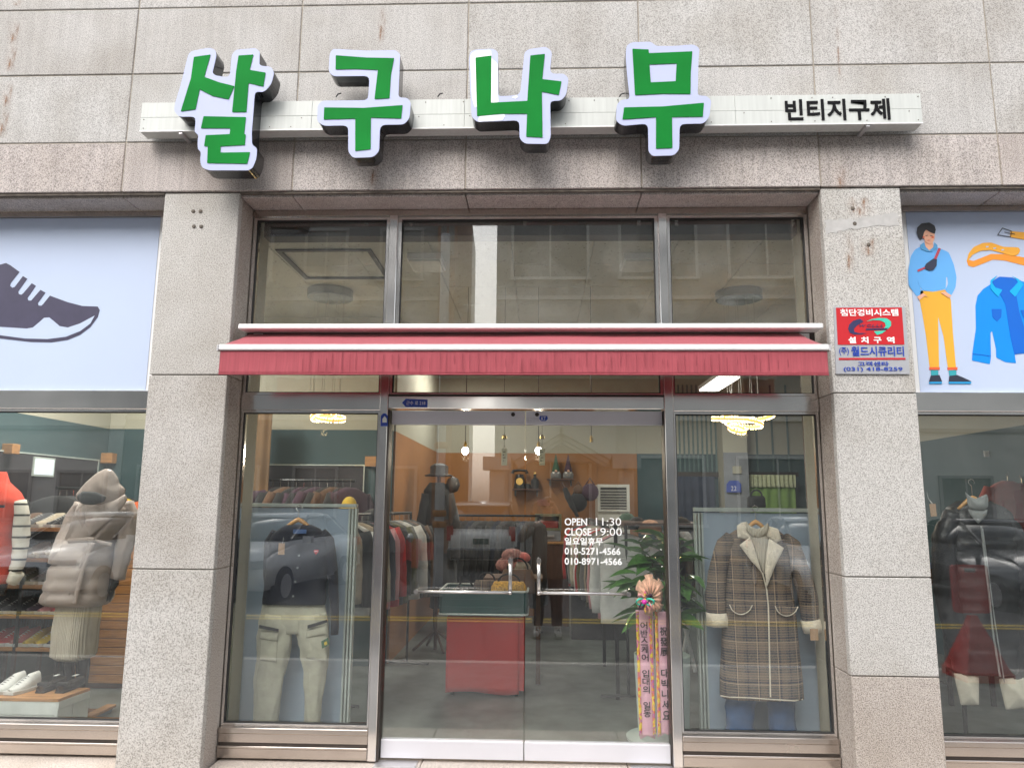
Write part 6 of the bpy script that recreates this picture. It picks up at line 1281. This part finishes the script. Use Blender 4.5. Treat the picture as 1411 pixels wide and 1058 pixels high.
def car(label, kind, loc, rz, m, plate=None):
    t = thing('parked_car', label, 'car', (0, 0, 0), 'cars parked across the road')
    if kind == 'suv': body = [(-2.1, .35), (-2.14, .85), (-2.08, 1.02), (.75, 1.06), (1.7, .98), (2.15, .85), (2.2, .35), (1.9, .25), (-1.9, .25)]; cab = [(-2.04, 1.03), (-1.72, 1.62), (-1.4, 1.68), (.15, 1.66), (.95, 1.06)]; roof = [(-1.86, 1.60), (-1.70, 1.665), (-1.2, 1.72), (.0, 1.72), (.30, 1.63), (-.2, 1.64), (-1.3, 1.655)]
    else: body = [(-2.25, .38), (-2.3, .80), (-2.15, .97), (-1.5, 1.0), (.9, .98), (1.8, .84), (2.25, .68), (2.32, .35), (2.0, .22), (-2.0, .22)]; cab = [(-1.75, .99), (-.95, 1.37), (-.5, 1.42), (.1, 1.41), (1.05, .98)]; roof = [(-1.05, 1.33), (-.85, 1.41), (-.4, 1.46), (0, 1.455), (.25, 1.37), (-.1, 1.38), (-.7, 1.38)]
    hw = lambda x, z: (.90-.08*max(0, (z-.7)/.4)-.05*abs(x)/2.2*(1 if abs(x) > 1.8 else 0)); hc = lambda x, z: .78-.16*max(0, z-1.0)/.65
    bev_prism(body, hw, .07, m, 'body', t); bev_prism(cab, hc, .06, 'car_glass', 'glasshouse', t); bev_prism(roof, lambda x, z: .71 if kind == 'suv' else .70, .03, m, 'roof', t)
    for sx in (-1, 1):
        for xx in ((-1.95, -1.55) if kind == 'suv' else (-1.7, -1.0)), (.2, .95) if kind == 'suv' else (.15, 1.0), (-.65, -.55):
            z1 = cab[1][1] if xx[0] < -1 else cab[3][1]; x_a, x_b = (xx[0], xx[1]) if xx[0] < -1 else (xx[1], xx[0])
            if xx == (-.65, -.55): x_a, x_b, z1 = -.6, -.6, cab[2][1]
            MB().tube([(x_a, sx*hc(0, 1.0)*1.0, 1.0), (x_b, sx*hc(0, z1)*1.01, z1)], .022, 6).build('pillar', 'black', t)
    for x in (-1.35, 1.38):
        for sy in (-1, 1):
            w_ = MB().lathe([(.20, -.10), (.32, -.09), (.33, 0), (.32, .09), (.20, .10)], (x, sy*.80, .25), 22, 'y').build('wheel', 'rubber', t); MB().lathe([(.05, .101*sy), (.20, .108*sy), (.20, .09*sy)], (x, sy*.80, .25), 14, 'y').build('rim', 'alu', w_)
    xf = body[-3][0]+.0 if kind != 'suv' else 2.18; zl = .66 if kind != 'suv' else .78
    for sy in (-1, 1):
        MB().obox((xf-.12, sy*.66, zl), .24, .36, .13, rz=-sy*.35).build('headlight', 'lamp_clear', t); MB().obox((body[0][0]+.04, sy*.78, .92 if kind == 'suv' else .84), .14, .16, .36 if kind == 'suv' else .17).build('taillight', 'lamp_red', t)
        MB().obox((.75, sy*.98, 1.0), .12, .16, .12).build('mirror', m, t)
    box('grille', xf-.02, xf+.07, -.38, .38, .42, zl-.04, 'black', t, .02); box('front_plate', xf+.071, xf+.08, -.24, .24, .40, .50, 'plate_white', t)
    box('rear_bumper', body[0][0]-.10, body[0][0]+.06, -.84, .84, .30, .56, 'car_grey' if kind == 'suv' else m, t, .04)
    p_ = box('rear_plate', body[0][0]-.055, body[0][0]-.045, -.2, .2, .66, .80, 'tray_green' if kind == 'suv' else 'plate_white', t)
    t.location = loc; t.rotation_euler.z = rz; return t
ZR = -.07
car('ivory white sport utility car mirrored in the left door leaf, rear facing the shop', 'suv', (RP(663, 700, 14).x, -13.9-2.2, ZR), rad(-90), 'car_white')
car('silver saloon car mirrored over the navy cardigan', 'sedan', (-5.05, -9.6, ZR), rad(97), 'car_silver')
car('silver saloon car mirrored in the left bay', 'sedan', (-8.3, -9.3, ZR), rad(90), 'car_silver'); car('silver saloon car mirrored beside the plaid coat', 'sedan', (5.35, -9.8, ZR), rad(92), 'car_silver'); car('dark grey saloon car mirrored in the right bay', 'sedan', (8.4, -9.4, ZR), rad(90), 'car_grey')
# scooter seen in the left leaf
t = thing('scooter', 'red delivery scooter mirrored left of the white car', 'scooter', (0, 0, 0), None)
loft_w('body', [(.45, -.25, .55, 1), (.6, -.28, .5, 1), (.75, -.25, .35, .9), (.82, -.2, .3, .6)], 0, .34, 'cart_red', t); MB().obox((-.5, 0, .62), .06, .36, .6, ry=.3).build('leg_shield', 'cart_red', t); MB().tube([(-.55, 0, .85), (-.5, 0, 1.05)], .03, 8).tube([(-.45, -.33, 1.08), (-.5, 0, 1.03), (-.45, .33, 1.08)], .015, 8).build('handlebar', 'black', t); box('seat', -.15, .5, -.14, .14, .83, .92, 'c_black', t, .03)
for x in (-.68, .55): MB().lathe([(.12, -.05), (.23, -.04), (.25, 0), (.23, .04), (.12, .05)], (x, 0, .25), 18, 'y').build('wheel', 'rubber', t)
MB().box(-.5, .3, -.15, .15, .28, .36).build('footboard', 'black', t); MB().lathe([(.02, -.1), (.09, 0), (.09, .02)], (-.60, 0, .95), 14, 'x').build('headlight', 'lamp_clear', t)
q = RP(583, 750, 11.5); t.location = (q.x, -11.5, ZR); t.rotation_euler.z = rad(-70)
# cone shaped parking sign on the pavement, mirrored in the right bay
q = RP(1352, 925, 2.55); t = thing('parking_cone', 'red plastic no-parking stand mirrored over the black down coat', 'traffic cone', (q.x, -2.55, .04)); M['cone_red'] = mat('red_plastic', (.42, .035, .03), .45, var=.06)
zc = .04; MB().lathe([(.27, zc+.10), (.06, zc+.52), (.045, zc+.56)], (q.x, -2.55, 0), 4, ph=.5).build('cone', 'cone_red', t); MB().lathe([(.30, zc), (.30, zc+.07), (.27, zc+.10)], (q.x, -2.55, 0), 4, ph=.5).build('base', 'cone_red', t)
MB().prism(roundpoly([(q.x-.17, zc+.58), (q.x+.17, zc+.58), (q.x+.17, zc+1.02), (q.x-.17, zc+1.02)], .04), -2.56, -2.53, [[(q.x-.05, zc+.95), (q.x+.07, zc+.95), (q.x+.07, zc+.99), (q.x-.05, zc+.99)]]).build('panel', 'cone_red', t)
# street pole
t = thing('utility_pole', 'slim grey utility pole with brown clamps mirrored left of the white car', 'pole', (RP(605, 700, 9).x, -9, ZR)); x = RP(605, 700, 9).x; MB().tube([(x, -9, ZR), (x, -9, 6.8)], .09, 12).build('shaft', 'plate', t)
for z in (1.15, 1.35, 2.6): MB().lathe([(.11, z), (.13, z+.03), (.13, z+.09), (.11, z+.12)], (x, -9, 0), 14).build('clamp', 'rust', t)
# opposite buildings
M['bld_beige'] = mat('pale_beige_stone_front', (.44, .43, .41), .8, var=.06, scale=.6); M['bld_white'] = mat('white_tiled_side_wall', (.72, .71, .67), .7, var=.04, scale=.5); M['bld_brick'] = mat('brown_brick_strip', (.30, .15, .09), .85, var=.2, scale=3); M['bld_dark'] = mat('grey_brown_front', (.24, .24, .235), .8, var=.1, scale=.5); M['bld_glass'] = mat('curtained_window_glass', (.20, .205, .20), .3, coat=.2); M['roof_blue'] = mat('slate_roof', (.10, .12, .15), .7)
def building(label, x0, x1, y0, y1, h, m, wins, trim='bld_white', storeys=3, name='building'):
    b = thing(name, label, 'building', ((x0+x1)/2, (y0+y1)/2, ZR)); box('wall', x0, x1, y1, y0, ZR, h, m, b)
    MB().box(x0-.12, x1+.12, y1-.1, y0+.14, h+.001, h+.25, .03).build('cornice', trim, b)
    n, zw0, zh, ww = wins; st = (h-.6)/storeys
    for k in range(storeys):
        z0 = .25+st*k+zw0
        if k: box('string_course', x0, x1, y0+.001, y0+.08, .25+st*k-.12, .25+st*k+.02, trim, b)
        for i in range(n):
            cx_ = x0+(x1-x0)*(i+.5)/n; w_ = MB().box(cx_-ww/2-.1, cx_-ww/2, y0+.002, y0+.09, z0, z0+zh).box(cx_+ww/2, cx_+ww/2+.1, y0+.002, y0+.09, z0, z0+zh).box(cx_-ww/2-.1, cx_+ww/2+.1, y0+.002, y0+.10, z0+zh, z0+zh+.1).box(cx_-ww/2-.14, cx_+ww/2+.14, y0+.002, y0+.13, z0-.1, z0).box(cx_-.03, cx_+.03, y0+.002, y0+.06, z0, z0+zh).build('window', trim, b)
            box('pane', cx_-ww/2+.001, cx_+ww/2-.001, y0+.0015, y0+.03, z0+.001, z0+zh-.001, 'bld_glass', w_)
    return b
xs_ = RP(684, 400, 20.6).x
building('pale beige three storey building mirrored in the wide upper pane', xs_, xs_+11.5, -20.6, -30, 13.5, 'bld_beige', (3, .7, 2.2, 2.6))
building('grey brown building mirrored in the top left pane', RP(604, 400, 20.7).x-11, RP(604, 400, 20.7).x, -20.7, -30, 13.5, 'bld_dark', (4, .7, 1.8, 1.4), 'bld_beige')
building('narrow brown brick building mirrored left of the sky gap', RP(604.5, 400, 20.5).x, RP(626, 400, 20.5).x, -20.5, -27, 14.5, 'bld_brick', (1, .8, 1.2, .5), 'bld_brick')
# long white side wall running back along the gap
wx0 = RP(627, 400, 20.8).x; b = thing('building', 'white panelled building side wall beside the sky gap', 'building', (wx0, -24, ZR)); wx1 = RP(655, 400, 38).x
n_ = 14
for k in range(n_):
    u0, u1 = k/n_, (k+1)/n_; y0_, y1_ = -20.8-17*u0, -20.8-17*u1
    vs = [(wx0+(wx1-wx0)*u, y, z) for u, y in ((u0, y0_-.015), (u1, y1_+.015)) for z in (ZR, 16.5)]+[(wx0-.3+(wx1-wx0)*u, y, z) for u, y in ((u0, y0_-.015), (u1, y1_+.015)) for z in (ZR, 16.5)]
    mesh_obj('wall_panel', vs, [(0, 2, 3, 1), (4, 5, 7, 6), (0, 1, 5, 4), (2, 6, 7, 3), (1, 3, 7, 5), (0, 4, 6, 2)], 'bld_white', b)
building('far pale apartment block right of the beige building, mirrored at the right', xs_+11.7, xs_+23, -20.9, -30, 12.5, 'bld_white', (4, .7, 1.6, 1.6), 'bld_beige'); building('far pale apartment block left, mirrored in the left bay', RP(604, 400, 20.7).x-22, RP(604, 400, 20.7).x-11.2, -21, -30, 12.5, 'bld_white', (4, .7, 1.6, 1.6), 'bld_beige')
# stone gate with a pediment before the beige building
D = 19.2; gx = RP(773, 600, D).x; t = thing('pediment_gate', 'pale stone pediment porch mirrored over the orange wall', 'porch', (gx, -D, ZR)); A = RP(773, 590, D); E1 = RP(705, 630, D); E2 = RP(842, 628, D)
for e in (E1, E2):
    d = e-A; u = Vector((d.x, 0, d.z)).normalized(); nrm = Vector((-u.z, 0, u.x)); 
    if nrm.z > 0: nrm = -nrm
    for k, (o_, th, dp) in enumerate(((0, .16, .5), (.17, .14, .38), (.32, .10, .28))):
        q = [A+nrm*o_, e+nrm*o_, e+nrm*(o_+th), A+nrm*(o_+th)]; MB().prism([(v.x, v.z) for v in q], -D-.2, -D+dp).build('cornice_moulding', 'bld_beige', t)
for e, sx in ((E1, -1), (E2, 1)): box('return_moulding', e.x, e.x+sx*.9, -D-.2, -D+.5, e.z-.42, e.z-.0, 'bld_beige', t); MB().box(e.x+sx*.2, e.x+sx*.7, -D-.1, -D+.25, ZR, e.z-.421, .03).build('column', 'bld_beige', t)
box('wall', E1.x-.2, E2.x+.2, -D-1.2, -D-.21, E1.z-.1, 4.4, 'bld_beige', t)
# reflection of a street name sign, painted as a flat plate on the door head
t = thing('sign_reflection', 'painted reflection of a blue arrow street sign above the left door leaf', 'sign', P(572, 556, -.022)); flat('plate', [(554, 555), (559, 549.5), (589, 550.5), (589, 561), (559, 560.5)], -.021, 'ink_blue', t, th=.002); ptext('근수 로 218', 'sign_lettering', (560, 552.5), (586, 558), -.0235, 'chalk', t, depth=.0005)
t = thing('door_badge', 'small blue round topped badge on the steel mullion left of the door', 'badge', P(530, 588, -.036)); flat('plate', [(524.5, 587), (524.8, 573), (528, 569.5), (532, 569.5), (534.3, 573), (534.3, 587)], -.0355, 'ink_blue', t, th=.0015); flat('pictogram', [(527, 577), (530, 573), (533, 577), (533, 582), (527, 582)], -.0375, 'rim', t, th=.0008)
# ================================================================== the photographer, standing on the road and mirrored in the door
def skin_fig(name, verts, edges, radii, m, parent, lv_=2):
    me = bpy.data.meshes.new(name); me.from_pydata(verts, edges, []); o = bpy.data.objects.new(name, me); COL.objects.link(o); sk_ = o.modifiers.new('skin', 'SKIN')
    for i, r in enumerate(radii): me.skin_vertices[0].data[i].radius = (r, r) if not isinstance(r, tuple) else r; me.skin_vertices[0].data[i].use_root = (i == 0)
    sb = o.modifiers.new('sub', 'SUBSURF'); sb.levels = lv_; sb.render_levels = lv_
    dg = bpy.context.evaluated_depsgraph_get(); m2 = bpy.data.meshes.new_from_object(o.evaluated_get(dg)); bpy.data.objects.remove(o)
    r = mesh_obj(name, [v.co.copy() for v in m2.vertices], [tuple(p.vertices) for p in m2.polygons], m, parent, True); return r
M['skin'] = mat('skin', (.50, .29, .20), .5, var=.06); M['hair'] = mat('black_hair', (.015, .012, .01), .5)
Yb, xb_ = -5.06, .12; zg = ZR
ps = thing('person', 'person in brown jacket and sandals photographing the shop, mirrored in the door', 'person', (xb_, Yb, zg))
V = []; E = []; Rd = []
def jt(p, r, par=None): V.append(Vector(p)); Rd.append(r); 
def node(p, r, par): V.append(Vector(p)); Rd.append(r); E.append((par, len(V)-1)); return len(V)-1
jt((xb_, Yb, zg+.92), .13); wst = node((xb_, Yb, zg+1.08), .125, 0); ch_ = node((xb_, Yb, zg+1.30), .14, wst); nb = node((xb_, Yb, zg+1.44), .06, ch_); hd0 = node((xb_, Yb+.01, zg+1.53), .055, nb); hd1 = node((xb_, Yb+.03, zg+1.60), .078, hd0); hd2 = node((xb_, Yb+.025, zg+1.69), .072, hd1)
for s_ in (-1, 1):
    h = node((xb_+s_*.09, Yb, zg+.86), .095, 0); k_ = node((xb_+s_*.11, Yb+.02, zg+.48), .062, h); an_ = node((xb_+s_*.125, Yb, zg+.09), .042, k_); to = node((xb_+s_*.14, Yb+.12, zg+.045), .036, an_); node((xb_+s_*.15, Yb+.19, zg+.035), .026, to)
    sh_ = node((xb_+s_*.17, Yb, zg+1.38), .06, ch_); el = node((xb_+s_*.33, Yb+.12, zg+1.24), .045, sh_); wr_ = node((xb_-.02+s_*.145, Yb+.25, zg+1.56), .027, el); pm = node((xb_-.035+s_*.13, Yb+.275, zg+1.62), (.034, .018), wr_)
    for f_ in range(4):
        a = node((xb_-.04+s_*(.135-f_*.012), Yb+.28, zg+1.66+f_*.006), .0095, pm); b_ = node((xb_-.045+s_*(.115-f_*.016), Yb+.295, zg+1.70+f_*.008-.012), .0085, a); node((xb_-.05+s_*(.088-f_*.010), Yb+.315, zg+1.70+f_*.006-.02), .007, b_)
    a = node((xb_-.04+s_*.10, Yb+.275, zg+1.615), .011, pm); node((xb_-.045+s_*.075, Yb+.27, zg+1.635), .009, a)
skin_fig('body', V, E, Rd, 'skin', ps)
hc_ = Vector((xb_, Yb+.03, zg+1.62))
limb_w('nose', [(hc_.x, hc_.y+.078, hc_.z+.02, .008), (hc_.x, hc_.y+.095, hc_.z-.012, .014)], 'skin', ps, 1, 8, 0, .01)
for s_ in (-1, 1):
    MB().lathe([(.003, -.012), (.013, 0), (.003, .012)], (hc_.x+s_*.032, hc_.y+.070, hc_.z+.015), 10, 'x').build('eye', 'ink', ps, True); limb_w('ear', [(hc_.x+s_*.080, hc_.y, hc_.z+.02, .012), (hc_.x+s_*.080, hc_.y, hc_.z-.02, .010)], 'skin', ps, 1.4, 8, 0, .01)
box('mouth', hc_.x-.02, hc_.x+.02, hc_.y+.070, hc_.y+.080, hc_.z-.048, hc_.z-.043, 'c_pink', ps)
MB().lathe([(.092*math.cos(a), .10*math.sin(a)) for a in (-.25, 0, .3, .6, .9, 1.2, 1.5)], hc_+Vector((0, -.012, .045)), 18).build('hair', 'hair', ps, True)
loft_w('jacket', [(zg+1.43, xb_-.09, xb_+.09, .6), (zg+1.38, xb_-.21, xb_+.21, .9), (zg+1.1, xb_-.20, xb_+.20, 1), (zg+.72, xb_-.22, xb_+.22, 1.05)], Yb, .30, 'c_brown', ps, fold=.15)
for s_ in (-1, 1):
    limb_w('sleeve', [(xb_+s_*.17, Yb, zg+1.38, .078), (xb_+s_*.335, Yb+.12, zg+1.235, .062), (xb_-.02+s_*.15, Yb+.24, zg+1.545, .042)], 'c_brown', ps, 1, 14, .08, .03)
    limb_w('trouser_leg', [(xb_+s_*.09, Yb, zg+.92, .115), (xb_+s_*.11, Yb+.02, zg+.48, .082), (xb_+s_*.125, Yb, zg+.14, .068)], 'c_beige' if False else 'c_char', ps, 1, 14, .08, .03)
    limb_w('sock', [(xb_+s_*.125, Yb, zg+.15, .046), (xb_+s_*.128, Yb+.01, zg+.07, .046), (xb_+s_*.14, Yb+.12, zg+.052, .042), (xb_+s_*.15, Yb+.20, zg+.045, .034)], 'c_white', ps, 1, 12, 0, .02)
    box('sandal_sole', xb_+s_*.14-.05, xb_+s_*.14+.05, Yb-.06, Yb+.25, zg+.001, zg+.022, 'rubber', ps, .008); limb_w('sandal_strap', [(xb_+s_*.14-.045, Yb+.12, zg+.03, .012), (xb_+s_*.14, Yb+.13, zg+.10, .012), (xb_+s_*.14+.045, Yb+.12, zg+.03, .012)], 'c_black', ps, 1.8, 8, 0, .02)
ph_ = thing('smartphone', 'pink cased smartphone held up by the photographer', 'phone', (.07, -4.735, 1.56)); box('case', -.012, .150, -4.735, -4.726, 1.575, 1.652, 'c_pink', ph_, .003)
box('camera_window', .120, .145, -4.7255, -4.7235, 1.62, 1.648, 'black', ph_)
